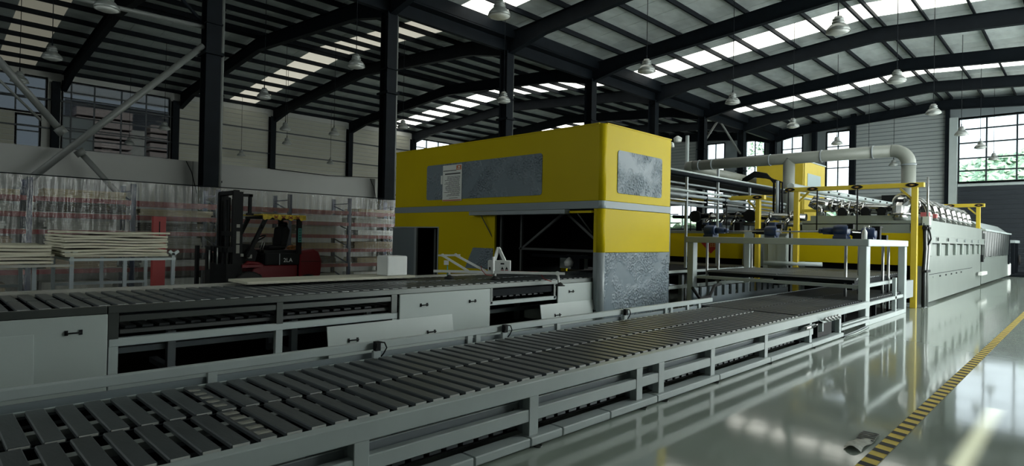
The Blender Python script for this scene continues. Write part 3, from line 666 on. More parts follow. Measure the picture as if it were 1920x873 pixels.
# ---- vacuum lifting tool on the rear conveyor
A, B = V((5.985, 7.648, 1.02)), V((7.46, 6.109, 1.02)); D = (B-A).normalized(); N = V((-D.y, D.x, 0)); U = V((0, 0, 1))
vt = thing('vacuum_lifter', 'white vacuum lifting tool with a control box resting on the rear conveyor', 'lifting tool', (6.6, 6.9, .91))
LT = (B-A).length
def P(s, z, n=0): return A+D*s*LT+U*(z-1.02)+N*n
part('main_bar', G().bar(A, B, .04, .04), WHITE, vt)
part('bar_clamp', G().tube([P(.945, 1.02, -.03), P(.945, 1.02, .05)], .035, 12), WHITE, vt)
cb = part('control_box', G().obox(P(.50, 1.125, .1), D*.185, N*.10, U*.085), WHITE, vt, .008)
nn = -N if (-N).dot(V((-1, -1, 0))) > 0 else N
fpos = lambda s, z: P(.50, z, .1)+D*s+nn*.1015
part('display', G().obox(fpos(.05, 1.16), D*.03, nn*.002, U*.012), BLACK, cb)
for s in (.05, .12):
    q = fpos(s, 1.09); part('warning_triangle', G().prism([q-D*.024-U*.022, q+D*.024-U*.022, q+U*.024], nn*.003), BLACK, cb)
    part('warning_strip', G().obox(q-U*.034, D*.024, nn*.002, U*.006), REDP, cb)
for s in (-.155, -.10):
    part('switch', G().obox(fpos(s, 1.08), D*.012, nn*.006, U*.022), BLACK, cb)
part('display', G().obox(fpos(-.10, 1.15), D*.014, nn*.002, U*.01), BLACK, cb)
part('lifting_bail', G().bar(P(.46, 1.2, .05), P(.49, 1.42, .1), .03, .05).bar(P(.54, 1.2, .05), P(.49, 1.42, .1), .03, .05).bar(P(.46, 1.21, .16), P(.49, 1.42, .1), .03, .04).bar(P(.54, 1.21, .16), P(.49, 1.42, .1), .03, .04), WHITE, vt)
part('bail_post', G().bar(P(.455, 1.0, -.01), P(.455, 1.27, -.01), .03, .03), WHITE, vt)
part('arm', G().bar(P(.07, 1.27), P(.265, 1.03), .035, .035), WHITE, vt)
part('arm', G().bar(P(.17, 1.28), P(.40, 1.03), .035, .035), WHITE, vt)
part('arm_link', G().bar(P(.03, 1.275), P(.20, 1.285), .03, .03), WHITE, vt)
part('arm_knuckle', G().tube([P(.065, 1.28, -.03), P(.065, 1.28, .03)], .025, 10).tube([P(.165, 1.29, -.03), P(.165, 1.29, .03)], .025, 10), WHITE, vt)
part('valve', G().obox(P(.095, 1.16), D*.035, N*.03, U*.035), WHITE, vt)
part('valve_stem', G().tube([P(.105, 1.13), P(.105, .95)], .01, 6), TEAL, vt)
for s, z in ((.12, .955), (.47, .955)):
    part('suction_pad', G().lathe([(.01, .05), (.03, .04), (.05, .015), (.085, 0), (.08, -.01), (.01, -.005)], P(s, z-.04), 14), RUB, vt)
    part('pad_stem', G().tube([P(s, z), P(s, 1.02)], .018, 8), WHITE, vt)
part('suction_pad', G().lathe([(.01, .05), (.03, .04), (.05, .015), (.085, 0), (.08, -.01), (.01, -.005)], P(.965, .83), 14), RUB, vt)
part('pad_stem', G().tube([P(.955, .87), P(.947, 1.02)], .018, 8), WHITE, vt)
part('air_hose', cable([P(.36, 1.12, -.02), P(.37, 1.05, -.05), P(.40, .98, -.06), P(.45, .97, -.05)], .007).tube([P(.82, 1.0, .02), P(.84, .93, -.02), P(.9, .89, -.03)], .007, 6), REDP, vt)
part('main_hose', G().tube([P(.1, .985, .05), P(.3, 1.01, .06), P(.5, 1.035, .02), P(.8, 1.035, .05)], .006, 6), REDP, vt)

# ---- yellow coating machine
XM, YM0, YM1, XR, ZM = 8.61, 6.22, 12.62, 10.96, 3.66
cm = thing('coating_machine', 'big yellow machine housing with grey stripe straddling the rear conveyor', 'machine', (9.8, 9.4, 0))
def plate_x(x, th, cells): 
    g = G()
    for a, b, c, d in cells: g.box(x, x+th, a, b, c, d)
    return g
part('front_upper_panel', plate_x(XM, .05, [(YM0+.08, YM1, 2.28, ZM)]), YEL, cm, .01, seg=2)
part('front_stripe', plate_x(XM-.012, .06, [(YM0+.08, YM1+.01, 2.14, 2.278)]), GREYB, cm)
part('front_lower_panel', plate_x(XM, .05, [(8.97, 10.86, .0, 2.138)]), YEL, cm)
part('front_lower_panel', plate_x(XM, .05, [(10.862, YM1, 1.79, 2.138)]), YEL, cm)
part('corner_post', G().tube([(XM+.08, YM0+.08, 0), (XM+.08, YM0+.08, 1.348)], .083, 16), GREYC, cm)
part('corner_post', G().tube([(XM+.08, YM0+.08, 1.35), (XM+.08, YM0+.08, 2.138)], .083, 16), YEL, cm)
part('corner_post', G().tube([(XM+.08, YM0+.08, 2.14), (XM+.08, YM0+.08, 2.278)], .088, 16), mat('pale_stripe', (.36, .42, .44), .4), cm)
part('corner_post', G().tube([(XM+.08, YM0+.08, 2.28), (XM+.08, YM0+.08, ZM-.005)], .083, 16), YEL, cm)
part('jamb_panel', plate_x(XM+.02, .05, [(YM0+.1, 6.42, 1.35, 2.138)]), YEL, cm)
part('jamb_panel', plate_x(XM+.02, .05, [(YM0+.1, 6.42, 0, 1.348)]), GREYC, cm)
def sy(z0, z1, m, n='side_panel', y=YM0, x0=XM+.08): return part(n, G().box(x0, XR, y, y+.05, z0, z1), m, cm, .006)
sy(2.28, ZM, YEL); sy(2.142, 2.278, GREYB, 'side_stripe', YM0-.01); sy(1.352, 2.138, YEL); sy(0, 1.348, FILM, 'side_film_panel')
part('far_side_panel', G().box(XM+.05, XR, YM1-.05, YM1, 0, ZM), YEL, cm)
part('rear_panel', G().box(XR-.05, XR, 8.9, YM1-.06, 0, ZM).box(XR-.05, XR, YM0+.06, 8.9, 2.1, ZM), YEL, cm)
part('top_panel', G().box(XM+.05, XR, YM0+.1, YM1-.05, ZM-.05, ZM), YEL, cm)
part('top_rim', G().box(XM-.01, XM+.04, YM0+.1, YM1, ZM-.012, ZM+.012).box(XM+.1, XR+.01, YM0-.01, YM0+.04, ZM-.012, ZM+.012), YEL, cm)
part('lamp_bracket', G().lathe([(.01, 0), (.06, .0), (.05, .08), (.02, .1)], (XR+.06, YM0+.03, ZM-.14), 10), WHITE, cm)
def rpanel(yc0, yc1, z0, z1, x, m, n, r=.06):
    pts = []
    for (cy, cz, a0) in ((yc1-r, z1-r, 0), (yc0+r, z1-r, 90), (yc0+r, z0+r, 180), (yc1-r, z0+r, 270)):
        pts += [(x, q[1], q[2]) for q in arc((x, cy, cz), r, a0, a0+90, 4, 'yz')]
    part(n, G().prism(pts, (-.012, 0, 0)), m, cm)
rpanel(7.66, 11.32, 2.425, 3.24, XM, FILM, 'film_window')
pts = []
for (cx, cz, a0) in ((10.6-.06, 3.225-.06, 0), (9.05+.06, 3.225-.06, 90), (9.05+.06, 2.435+.06, 180), (10.6-.06, 2.435+.06, 270)):
    pts += arc((cx, YM0, cz), .06, a0, a0+90, 4)
part('film_window', G().prism(pts, (0, -.012, 0)), FILM, cm)
part('film_patch', G().prism([(XM-.008, 9.0, .9), (XM-.008, 9.88, .9), (XM-.008, 9.63, 1.35), (XM-.008, 9.0, 1.35)], (-.004, 0, 0)), FILM, cm)
part('lifted_door_edge', G().box(XM-.16, XM+.0, 6.95, 9.62, 2.045, 2.125), GREYC, cm, .006)
part('door_lip', G().box(XM-.05, XM+.03, 6.43, 6.93, 2.06, 2.10), YEL, cm)
part('gas_strut', G().tube([(XM-.1, 9.3, 2.05), (XM+.03, 9.0, 1.5)], .012, 6), TRUSS, cm)
part('gas_strut', G().tube([(XM-.1, 6.7, 2.05), (XM+.05, 6.48, 1.7)], .012, 6), TRUSS, cm)
# side door opening with its open leaf
part('door_trim', plate_x(XM-.012, .03, [(10.84, 10.87, .62, 1.775), (10.84, 12.68, 1.775, 1.80), (12.66, 12.69, .3, 1.78)]), GREYC, cm)
dl = part('door_leaf', G().box(XM-.035, XM-.005, 11.72, 12.66, .02, 1.77), mat('grey_door_leaf', (.13, .155, .17), .4), cm, .01)
part('door_edge', G().box(XM-.05, XM+.0, 11.64, 11.72, .02, 1.772), mat('pale_door_edge', (.24, .26, .27), .4), dl)
part('door_inner_bar', G().box(XM+.2, XM+.26, 11.2, 11.27, 0, 1.75), TRUSS, cm)
# interior
part('interior_shade_lining', G().box(XR-.12, XR-.06, 6.3, 9.05, .95, 2.1).box(XR-.12, XR-.06, 6.3, 9.05, 0, .75).box(XM+.06, XR-.07, 9.05, 9.1, 0, 2.1).box(XM+.06, XR-.07, 6.3, 12.5, 2.11, 2.14).box(XM+.05, XM+1.2, 12.4, 12.45, 0, 2.1).box(XM+1.2, XM+1.25, 9.2, 12.45, 0, 2.1), DARKIN, cm)  # near-black sheets stand in for the shade inside the machine
for p, q in (((9.0, 8.55, .9), (9.0, 8.55, 2.1)), ((9.02, 8.55, 1.36), (9.02, 7.45, 2.08)), ((9.02, 7.35, 2.08), (9.02, 6.35, 1.36)), ((9.0, 8.6, 1.36), (9.0, 6.3, 1.36)), ((8.75, 8.9, .9), (8.75, 8.9, 2.1))):
    part('truss_bar', G().bar(p, q, .045, .055, (1, 0, 0)), TRUSS, cm)
part('spray_carriage', G().box(9.6, 9.8, 6.5, 8.8, 1.18, 1.24).box(9.62, 9.78, 7.5, 7.72, .95, 1.2), DARKST, cm)
part('spray_head', G().lathe([(.02, 0), (.09, .02), (.11, .1), (.05, .17), (.02, .2)], (9.6, 7.75, 1.0), 12), WHITE, cm)
part('inner_cabinet', G().box(10.2, 10.5, 7.95, 8.5, .93, 1.22).box(10.2, 10.5, 6.5, 7.5, .93, 1.2), PANEL, cm)
nb = thing('notice_poster', 'white notice sheet with orange corner logo on the yellow machine front', 'poster', (XM-.03, 10.35, 2.4))
part('paper', G().box(XM-.026, XM-.022, 10.03, 10.70, 2.385, 3.20), WHITE, nb)
part('orange_logo', G().box(XM-.0285, XM-.0265, 10.05, 10.22, 3.08, 3.18), ORANGE, nb)
part('logo_mark', G().box(XM-.030, XM-.0286, 10.08, 10.19, 3.10, 3.115).box(XM-.030, XM-.0286, 10.10, 10.16, 3.13, 3.16), WHITE, nb)
part('black_rule', G().box(XM-.0285, XM-.0265, 10.22, 10.68, 3.065, 3.08), BLACK, nb)
part('foot_strip', G().box(XM-.0285, XM-.0265, 10.05, 10.69, 2.39, 2.415), ORANGE, nb)
part('heading', G().box(XM-.0285, XM-.0265, 10.08, 10.62, 2.985, 3.015), INK, nb)
g = G(); rl = random.Random(3)
for k in range(17):
    z = 2.93-k*.027; a = 10.08+rl.uniform(0, .04); ln = rl.uniform(.3, .55) if k > 2 else .45
    s = a
    while s < a+ln: e = min(a+ln, s+rl.uniform(.05, .15)); g.box(XM-.0285, XM-.0265, s, e, z, z+.011); s = e+.012
g.box(XM-.0285, XM-.0265, 10.16, 10.46, 2.445, 2.455)
part('text_lines', g, INK, nb, kind='stuff')
part('torn_tape', G().box(XM-.02, XM-.018, 10.72, 10.78, 2.78, 2.98), WHITE, nb)
# ------------------------------------------------------------------ OVEN LINE, GANTRIES, DUCTS
OF = 18.4
ov = thing('drying_oven', 'long grey sheet oven with a yellow front band, beyond the lifting frame', 'oven', (24, 4.6, 0))
part('side_sheet', G().box(OF, 29.3, 3.13, 3.17, .07, 1.62), OVEN, ov)
part('side_upper_sheet', G().box(OF, 29.3, 3.10, 3.17, 1.86, 2.26), OVEN, ov)
part('side_channel', G().box(OF, 29.4, 3.04, 3.16, 1.66, 1.86).box(OF, 29.4, 3.02, 3.04, 1.83, 1.87).box(OF, 29.4, 3.02, 3.04, 1.655, 1.69), OVEN, ov)
for k in range(8): part('side_rib', G().box(18.9+k*1.35, 19.12+k*1.35, 3.06, 3.13, 1.30, 1.66), OVEN, ov, .01)
for k in range(6): part('channel_bolt', G().tube([(19.6+k*1.6, 3.02, 1.76), (19.6+k*1.6, 3.0, 1.76)], .05, 10), BLACK if k in (0, 1) else GREYC, ov)
part('side_seam', G().box(OF, 27, 3.125, 3.131, .80, .815), DARKST, ov)
for k in range(7): part('vent_slot', G().box(18.75+k*.95, 18.95+k*.95, 3.122, 3.131, .70, .745), DARKST if k not in (1,) else OVEN, ov)
part('wheel_cover', G().tube([(18.72, 3.12, .22), (18.72, 3.16, .22)], .24, 20), GREYC, ov)
part('end_rubber_latch', G().box(29.25, 29.5, 3.05, 3.14, .98, 1.25), BLACK, ov)
part('front_band', G().box(OF-.02, OF+.02, 3.38, 6.17, 1.05, 1.90), YEL, ov)
part('front_band_end', G().box(OF-.02, OF+.02, 3.15, 3.375, 1.05, 2.1), YEL, ov)
part('front_head', G().box(OF, OF+.05, 3.44, 6.16, 1.90, 2.13), OVEN, ov)
part('front_foot_plate', G().box(OF, OF+.05, 3.15, 3.42, 0.05, 1.05), GREYC, ov)
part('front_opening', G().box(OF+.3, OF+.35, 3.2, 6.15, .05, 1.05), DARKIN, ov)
part('roof_sheet', G().box(OF+.05, 29.3, 3.17, 6.16, 2.16, 2.24), OVEN, ov)
part('far_side_sheet', G().box(OF, 29.3, 6.12, 6.17, .05, 2.2), OVEN, ov)
part('top_box', G().box(18.9, 20.2, 3.7, 6.05, 2.24, 2.40), OVEN, ov)
part('top_box_gasket', G().box(18.85, 20.25, 3.6, 6.1, 2.17, 2.22), BLACK, ov)
part('infeed_table', G().box(16.6, OF+.3, 3.5, 6.1, .80, .86), DARKST, ov)
for k in range(9): part('infeed_slat', G().box(16.62+k*.2, 16.76+k*.2, 3.5, 6.1, .86, .885), SLAT, ov)
for y in (3.55, 6.0): part('infeed_leg', G().box(16.8, 16.9, y, y+.08, 0, .8), GREYC, ov)
part('chain_box', G().box(16.75, 17.6, 3.2, 3.3, .3, .72), GREYC, ov)
ov2 = thing('drying_oven', 'lower rear section of the grey oven with a black padded curtain on its upper half', 'oven', (34.5, 4.6, 0))
part('side_sheet', G().box(29.5, 39.5, 3.13, 3.17, .1, 1.17), OVEN, ov2)
part('end_sheet', G().box(39.46, 39.5, 3.17, 6.1, .1, 2.2), OVEN, ov2)
part('roof_sheet', G().box(29.4, 39.7, 3.0, 6.1, 2.2, 2.27), PAINT, ov2)
part('roof_hood', G().prism([(29.6, 3.1, 2.27), (29.6, 6.0, 2.27), (29.6, 5.4, 2.75), (29.6, 3.5, 2.6)], (9.4, 0, 0)), OVEN, ov2)
def pad(u, v):
    return (29.55+9.9*u, 3.10+.06*math.sin(u*2*math.pi*11)*(.3+.7*v)+.02*math.sin(u*71), 1.17+1.02*v+.02*math.sin(u*40)*(1-v))
part('padded_curtain', G().grid(pad, 90, 10), mat('black_padded_fabric', (.02, .025, .025), .35), ov2)
part('curtain_backing', G().box(29.5, 39.45, 3.18, 3.22, 1.17, 2.2), DARKIN, ov2)
part('curtain_frame', G().box(29.45, 29.55, 3.02, 3.12, 1.1, 2.1), INOXD, ov2)
part('drive_cover', G().box(39.5, 40.3, 3.05, 3.6, .1, .75), WHITE, ov2, .05)
part('end_post', G().box(39.5, 39.62, 3.05, 3.15, .7, 2.2), DARKST, ov2)
st = thing('end_stand', 'dark upright frame stand on wheels at the far end of the oven', 'stand', (42.6, 3.3, 0))
for x in (41.9, 44.0): part('stand_post', G().box(x, x+.35, 3.05, 3.2, .05, 1.8), DARKST, st)
part('stand_cap', G().box(41.8, 44.5, 3.0, 3.3, 1.8, 1.95), PAINT, st)
part('stand_base', G().box(41, 46, 2.3, 3.4, .02, .12), DARKST, st)
part('hand_wheel', G().lathe([(.03, -.05), (.26, -.04), (.3, 0), (.26, .04), (.03, .05)], (44.2, 2.98, .85), 14, ax='y'), RUB, st)
part('base_bracket', G().prism([(41.2, 2.5, .12), (43.4, 2.5, .12), (42.3, 2.5, .5)], (0, .08, 0)), DARKST, st)
solo('light_stick', G().box(28.0, 29.6, 2.95, 3.06, .50, .62), mat('bright_white_cover', (.8, .8, .78), .4), 'small white cover strip sticking out low on the oven side', 'cover')
# second oven line
o2 = thing('drying_oven', 'second oven line further left, yellow front with a red diamond sign', 'oven', (24, 9.4, 0))
part('front_band', G().box(OF-.02, OF+.02, 7.84, 11.0, 1.05, 1.84), YEL, o2)
part('front_head', G().box(OF-.03, OF+.05, 7.84, 11.0, 1.842, 1.92), OVEN, o2)
part('side_sheet', G().box(OF+.02, 38, 7.84, 7.9, .05, 1.9), OVEN, o2)
part('roof_sheet', G().box(OF+.05, 38, 7.9, 11.0, 1.86, 1.92), OVEN, o2)
part('far_side_sheet', G().box(OF+.02, 38, 10.95, 11.0, .05, 1.9), OVEN, o2)
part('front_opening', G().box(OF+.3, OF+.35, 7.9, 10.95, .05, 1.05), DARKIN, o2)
part('side_post', G().box(OF-.1, OF+.12, 7.46, 7.82, .7, 1.56), GREYC, o2)
for k in range(9): part('infeed_slat', G().box(16.4+k*.2, 16.54+k*.2, 7.4, 10.9, .84, .87), SLAT, o2)
part('infeed_table', G().box(11.2, OF+.3, 7.3, 10.9, .74, .84), DARKST, o2)
for x in (11.4, 13.6, 16):
    for y in (7.35, 10.7): part('infeed_leg', G().box(x, x+.1, y, y+.1, 0, .74), GREYC, o2)
part('infeed_side_rail', G().box(11.2, 17.8, 7.2, 7.28, .42, .50).box(11.2, 17.8, 7.2, 7.28, .80, .86), PAINT, o2)
sg = thing('diamond_sign', 'red diamond paper sign with gold lettering on the yellow front of the second oven line', 'sign', (18.36, 9.0, 1.5))
cy, cz, hw = 8.92, 1.52, .34
part('sign_paper', G().prism([(18.374, cy-hw, cz), (18.374, cy, cz-hw), (18.374, cy+hw, cz), (18.374, cy, cz+hw)], (-.006, 0, 0)), FU, sg)
text('sign_lettering', '\u798f', GOLD, sg, (18.366, cy, cz), (0, -1, 0), (0, 0, 1), .34)
# electrical boxes between the lines
eb = thing('control_cabinet', 'pale grey control cabinets between the two oven lines', 'cabinet', (18.2, 6.8, 0))
part('cabinet_body', G().box(18.0, 18.5, 6.40, 6.95, .9, 1.82), PANEL, eb, .01)
part('cabinet_door', G().box(17.97, 18.0, 6.42, 6.66, .95, 1.78), PANEL, eb)
part('cabinet_top', G().box(17.95, 18.5, 6.38, 7.08, 1.82, 1.86), GREYC, eb)
part('cabinet_body', G().box(18.05, 18.5, 6.97, 7.1, .8, 1.80), PANEL, eb)
part('cabinet_base', G().box(18.1, 18.5, 6.4, 7.1, 0, .9), GREYC, eb)
part('roll_bar', G().tube([(17.6, 6.9, .98), (17.9, 5.4, 1.0)], .06, 10), PAINT, eb)
for y in (7.3, 7.2, 6.28): part('conduit', G().tube([(17.9, y, 0), (17.9, y, 2.0)], .03, 8), BLACK, eb)
# yellow gantries
def eye(x, y, z, parent):
    pts = [(x, y+.13*math.cos(a)*(1 if abs(math.cos(a)) < .99 else 1.15), z+.055*math.sin(a)) for a in [2*math.pi*k/14 for k in range(14)]]
    e = part('oval_badge', G().prism(pts, (-.012, 0, 0)), BLACK, parent)
    part('badge_mark', G().prism([(x-.013, y-.06, z), (x-.013, y, z-.022), (x-.013, y+.06, z), (x-.013, y, z+.022)], (-.002, 0, 0)), GOLD, e)
def gantry(lab, x, ya, yb, z0, z1, over, eyes, rods, pz=0.0, far=True, w_=.13):
    t = thing('overhead_gantry', lab, 'gantry', (x, ya, 0))
    part('beam', G().box(x-.08, x+.08, ya-over, yb+over*1.5, z0, z1), YEL2, t, .006)
    for i, y in enumerate((ya, yb)):
        if i == 1 and not far: continue
        part('post', G().box(x-.07, x+.07, y-w_/2, y+w_/2, pz, z0), YEL2, t, .006)
        s = 1 if i == 0 else -1
        part('knee_brace', G().bar((x, y+s*w_/2, z0-.28), (x, y+s*.32, z0-.02), .05, .05, (1, 0, 0)), YEL2, t)
    for y in eyes: eye(x-.081, y, (z0+z1)/2, t)
    for y, zb in rods:
        part('hanging_rod', G().tube([(x-.1, y, z0+.02), (x-.1, y, zb)], .018, 6), BLACK, t)
    return t
gA = gantry('nearest yellow gantry, standing at the mouth of the grey oven', 17.8, 3.23, 6.07, 3.05, 3.165, .2, (3.28, 4.52, 5.63, 6.24), ((5.5, 1.95), (4.5, 1.95), (6.27, 2.4)))
gantry('yellow gantry over the mouth of the second oven line, left of the nearest one', 17.8, 7.17, 10.6, 2.86, 2.985, .2, (7.17, 8.2, 9.4), ((8.1, 1.9), (9.3, 1.9)))
gantry('small far yellow gantry above the stainless pipes on the grey oven', 29.3, 3.22, 6.2, 3.12, 3.255, .2, (3.2, 4.1), (), 2.2)
gantry('dim yellow gantry far back over the second oven line', 29.3, 7.0, 10.3, 3.02, 3.15, .2, (7.3,), (), 1.9)
# vertical conduits beside gantry A
cd = thing('conduit_bundle', 'bundle of vertical conduits beside the near yellow gantry post', 'conduit', (18.1, 3.08, 0))
for k, (x, y, m, r) in enumerate(((18.05, 3.07, BLACK, .035), (18.18, 3.06, INOXD, .028), (18.3, 3.03, INOXD, .035), (18.42, 3.05, BLACK, .03))):
    part('conduit', G().tube([(x, y, .02), (x, y, 1.0), (x+.02, y-.02, 1.5), (x, y, 2.15)], r, 8), m, cd)
for z in (.9, 2.0): part('conduit_clamp', G().box(17.98, 18.48, 2.99, 3.10, z, z+.06), BLACK, cd)
part('junction_box', G().box(18.02, 18.3, 2.96, 3.1, 2.1, 2.32), PAINT, cd)
part('mast_pole', G().tube([(18.35, 3.05, 2.2), (18.35, 3.05, 3.35)], .025, 8), INOXD, cd)
part('loose_lead', cable([(18.1, 3.0, 2.1), (18.15, 2.96, 1.9), (18.3, 2.96, 1.75), (18.2, 3.0, 1.6)], .02), BLACK, cd)
# big exhaust duct
du = thing('exhaust_duct', 'fat grey exhaust duct arching over both oven lines', 'duct', (24, 8.5, 4.8))
R = .215; zd = 4.86
def dz(y): return zd+(y-8.5)*.012
el = arc((24, 5.05, zd-.5), .5, 180, 90, 8, 'yz')
el = [(24, 4.55+.5-.5*math.cos(a), zd-.5+.5*math.sin(a)) for a in [math.pi/2*k/8 for k in range(9)]]
part('duct_drop', G().tube([(24, 4.55, 2.3), (24, 4.55, zd-.5)], R, 20), DUCT, du)
part('duct_elbow', G().tube(el, R+.006, 20, False), DUCT, du)
part('duct_run', G().tube([(24, 5.05, zd), (24, 12.5, zd)], R, 20), DUCT, du)
part('duct_drop', G().tube([(24, 8.5, 2.4), (24, 8.5, zd)], R, 20), DUCT, du)
e2 = [(24.4-.4*math.cos(a), 12.5+.4*math.sin(a), zd) for a in [math.pi/2*k/8 for k in range(9)]]
part('duct_elbow', G().tube(e2, R+.006, 20, False), DUCT, du)
part('duct_run', G().tube([(24.4, 12.9, zd), (36, 12.9, zd-.1)], R, 20), DUCT, du)
for y in (5.6, 7.3, 9.2, 11.6, 12.2): part('duct_band', G().tube([(24, y, zd), (24, y+.05, zd)], R+.018, 20), GREYC, du)
for z in (4.36, 2.9): part('duct_band', G().tube([(24, 4.55, z), (24, 4.55, z-.05)], R+.018, 20), GREYC, du)
# stainless manifolds
sm = thing('stainless_manifold', 'polished stainless exhaust manifold with arched collars on top of the grey oven', 'manifold', (23, 3.8, 2.3))
def collar(c, r, ax, parent, n=16):
    g = G(); d = V((1, 0, 0)) if ax == 'x' else V((0, 1, 0))
    g.tube([V(c)-d*.05, V(c)-d*.03, V(c)+d*.03, V(c)+d*.05], [r*.9, r, r, r*.9], n); return part('collar', g, INOX, parent)
part('header_pipe', G().tube([(19.0, 3.75, 2.74), (29.0, 3.75, 2.72)], .17, 18), INOX, sm)
part('tee_elbow', G().tube([(19.35, 3.75, 2.76), (19.12, 3.75, 2.76), (18.95, 3.75, 2.70), (18.86, 3.75, 2.58), (18.84, 3.75, 2.42)], [.2, .21, .22, .21, .19], 10, smooth=False), INOX, sm)
for p, q in (((19.3, 3.75, 2.76), (19.36, 3.75, 2.76)), ((19.10, 3.75, 2.765), (19.15, 3.75, 2.765)), ((18.84, 3.75, 2.40), (18.84, 3.75, 2.45))):
    part('elbow_flange', G().tube([p, q], .25, 16), INOX, sm)
part('elbow_clamp', G().obox((18.78, 3.75, 2.78), (.03, 0, .03), (0, .1, 0), (-.02, 0, .02)), BLACK, sm)
part('tee_stub', G().tube([(18.84, 3.75, 2.24), (18.84, 3.75, 2.5)], .15, 16).tube([(18.84, 3.75, 2.32), (18.84, 3.75, 2.35)], .18, 16), INOX, sm)
for k in range(8):
    x = 20.4+k*1.1
    pa = [(x, 3.42-.0, 2.26), (x, 3.42, 2.55), (x, 3.46, 2.7), (x, 3.58, 2.84), (x, 3.75, 2.88)]
    o = part('arched_branch', G().tube(pa, .125, 12), INOX, sm)
    part('branch_collar', G().tube([(x, 3.42, 2.42), (x, 3.42, 2.46)], .15, 12), INOXD, o)
    part('valve_body', G().box(x+.25, x+.5, 3.35, 3.6, 2.26, 2.5), BLACK if k % 2 else INOXD, sm)
    if k < 2: part('valve_tag', G().box(x-.35, x-.15, 3.3, 3.5, 2.4, 2.52), mat('faded_red', (.35, .08, .08), .5), sm)
    for dx in (-.12, .12): collar((x+dx, 3.75, 2.74), .225, 'x', sm)
part('end_elbow', G().tube([(29.0, 3.75, 2.72), (29.3, 3.75, 2.74), (29.5, 3.75, 2.65), (29.55, 3.75, 2.3)], .2, 14), INOX, sm)
part('cross_header', G().tube([(19.25, 3.95, 2.58), (19.25, 4.7, 2.6), (19.25, 5.6, 2.72)], [.15, .15, .16], 18), INOX, sm)
part('cross_cap', G().tube([(19.25, 5.6, 2.72), (19.25, 6.0, 2.78), (19.22, 6.14, 2.86)], [.17, .19, .17], 16), INOX, sm)
part('cross_elbow', G().tube([(19.2, 5.95, 2.8), (19.1, 5.85, 2.6), (19.1, 5.8, 2.4)], .10, 12), INOX, sm)
for y in (4.75, 4.9, 5.1, 5.3, 5.55): collar((19.25, y, 2.6+.13*max(0, y-4.7)), .20, 'y', sm)
for y in (4.9, 5.15, 5.4): part('cross_branch', G().tube([(19.05, y, 2.62), (18.98, y-.08, 2.5), (18.98, y-.1, 2.40)], .06, 10), INOX, sm)
for y in (5.2, 4.6, 4.2): part('blower', G().tube([(18.85, y, 2.52), (19.05, y, 2.52)], .11, 14).box(18.86, 19.05, y-.1, y+.1, 2.40, 2.46), BLACK, sm)
s2 = thing('stainless_manifold', 'stainless pipe run with black round caps above the second oven line', 'manifold', (19, 8.4, 2.2))
part('header_pipe', G().tube([(19, 6.2, 2.36), (19, 8.0, 2.42), (19, 9.7, 2.43)], .11, 16), INOX, s2)
part('lower_pipe', G().tube([(19.1, 6.2, 2.14), (19.1, 9.5, 2.2)], .07, 12), INOXD, s2)
for y in (9.75, 7.86): part('round_cap', G().tube([(18.82, y, 2.42), (18.96, y, 2.42)], .2, 18), BLACK, s2)
for y in (6.6, 7.2, 8.3, 8.7, 9.2):
    part('collar', G().tube([(19, y, 2.41), (19, y+.06, 2.41)], .16, 16), INOX, s2)
    part('branch', G().tube([(19, y+.03, 2.4), (18.9, y+.15, 2.22), (18.9, y+.2, 1.92)], .07, 10), INOX, s2)
for i, y in enumerate((7.1, 7.5, 8.9, 8.2, 9.3)): part('actuator', G().box(18.7, 18.95, y-.1, y+.1, 1.95, 2.2), BLUE if i % 2 == 0 else BLACK, s2, .01)
part('handle_frame', G().tube([(18.9, 10.9, 2.0), (18.9, 10.9, 2.5), (18.9, 10.4, 2.5)], .02, 6).tube([(18.9, 10.9, 2.2), (18.9, 10.3, 2.2)], .02, 6), BLACK, s2)
part('black_valve', G().tube([(18.9, 10.6, 2.42), (18.9, 10.0, 2.40)], .06, 10), BLACK, s2)
# pipe rack / walkway over line 2
pk = thing('pipe_rack', 'raised rack of long thin pipes and handrails over the second oven line', 'rack', (18, 8.6, 2.2))
for i, (y, z, r, m) in enumerate(((8.0, 3.48, .03, PAINT), (8.0, 3.40, .06, DARKST), (8.0, 2.96, .035, PAINT), (8.05, 2.84, .05, GREYC), (8.05, 2.70, .03, INOXD), (8.3, 3.2, .03, GREYC), (8.3, 2.62, .05, GREYC), (9.6, 3.45, .03, PAINT), (9.6, 3.0, .05, GREYC), (9.3, 2.75, .04, INOXD))):
    part('pipe', G().tube([(13.8, y, z), (22.3, y, z+.02)], r, 8), m, pk)
part('cable_tray', G().box(13.8, 22.2, 8.1, 9.5, 3.33, 3.38), DARKST, pk)
for x in (15.0, 16.9, 19.2, 21.9):
    for y in (8.0, 9.6): part('rack_post', G().box(x, x+.06, y, y+.06, 0 if x < 18 else 1.9, 3.5 if x != 16.9 else 3.75), GREYC, pk)
part('swan_rail', G().tube([(21.9, 8.0, 3.4), (22.0, 8.0, 2.8), (20.9, 8.0, 2.6), (19.8, 8.0, 2.5)], .025, 8), PAINT, pk)
for x in (16.2, 17.4): part('bundle_strap', G().box(x, x+.04, 8.0, 8.1, 2.6, 3.0), DARKST, pk)
hs = thing('hose_bundle', 'black hoses dropping in a curve beside the vertical grey duct', 'hose', (20, 7.5, 2.4))
for k in range(4):
    yy = 7.55-k*.09
    part('hose', G().tube([(20, 8.6+k*.02, 3.72-k*.05), (20, 8.2, 3.95-k*.05), (20, 7.8, 3.86-k*.04), (20, yy, 3.55), (20, yy, 2.4)], .035, 8), BLACK, hs)
part('pipe_drop', G().tube([(19.9, 7.4, 2.3), (19.9, 7.4, 3.6)], .05, 8), GREYC, hs)
sp = thing('perforated_pipe', 'long pale pipe with dark outlets running back along the oven', 'pipe', (28, 7.2, 3.5))
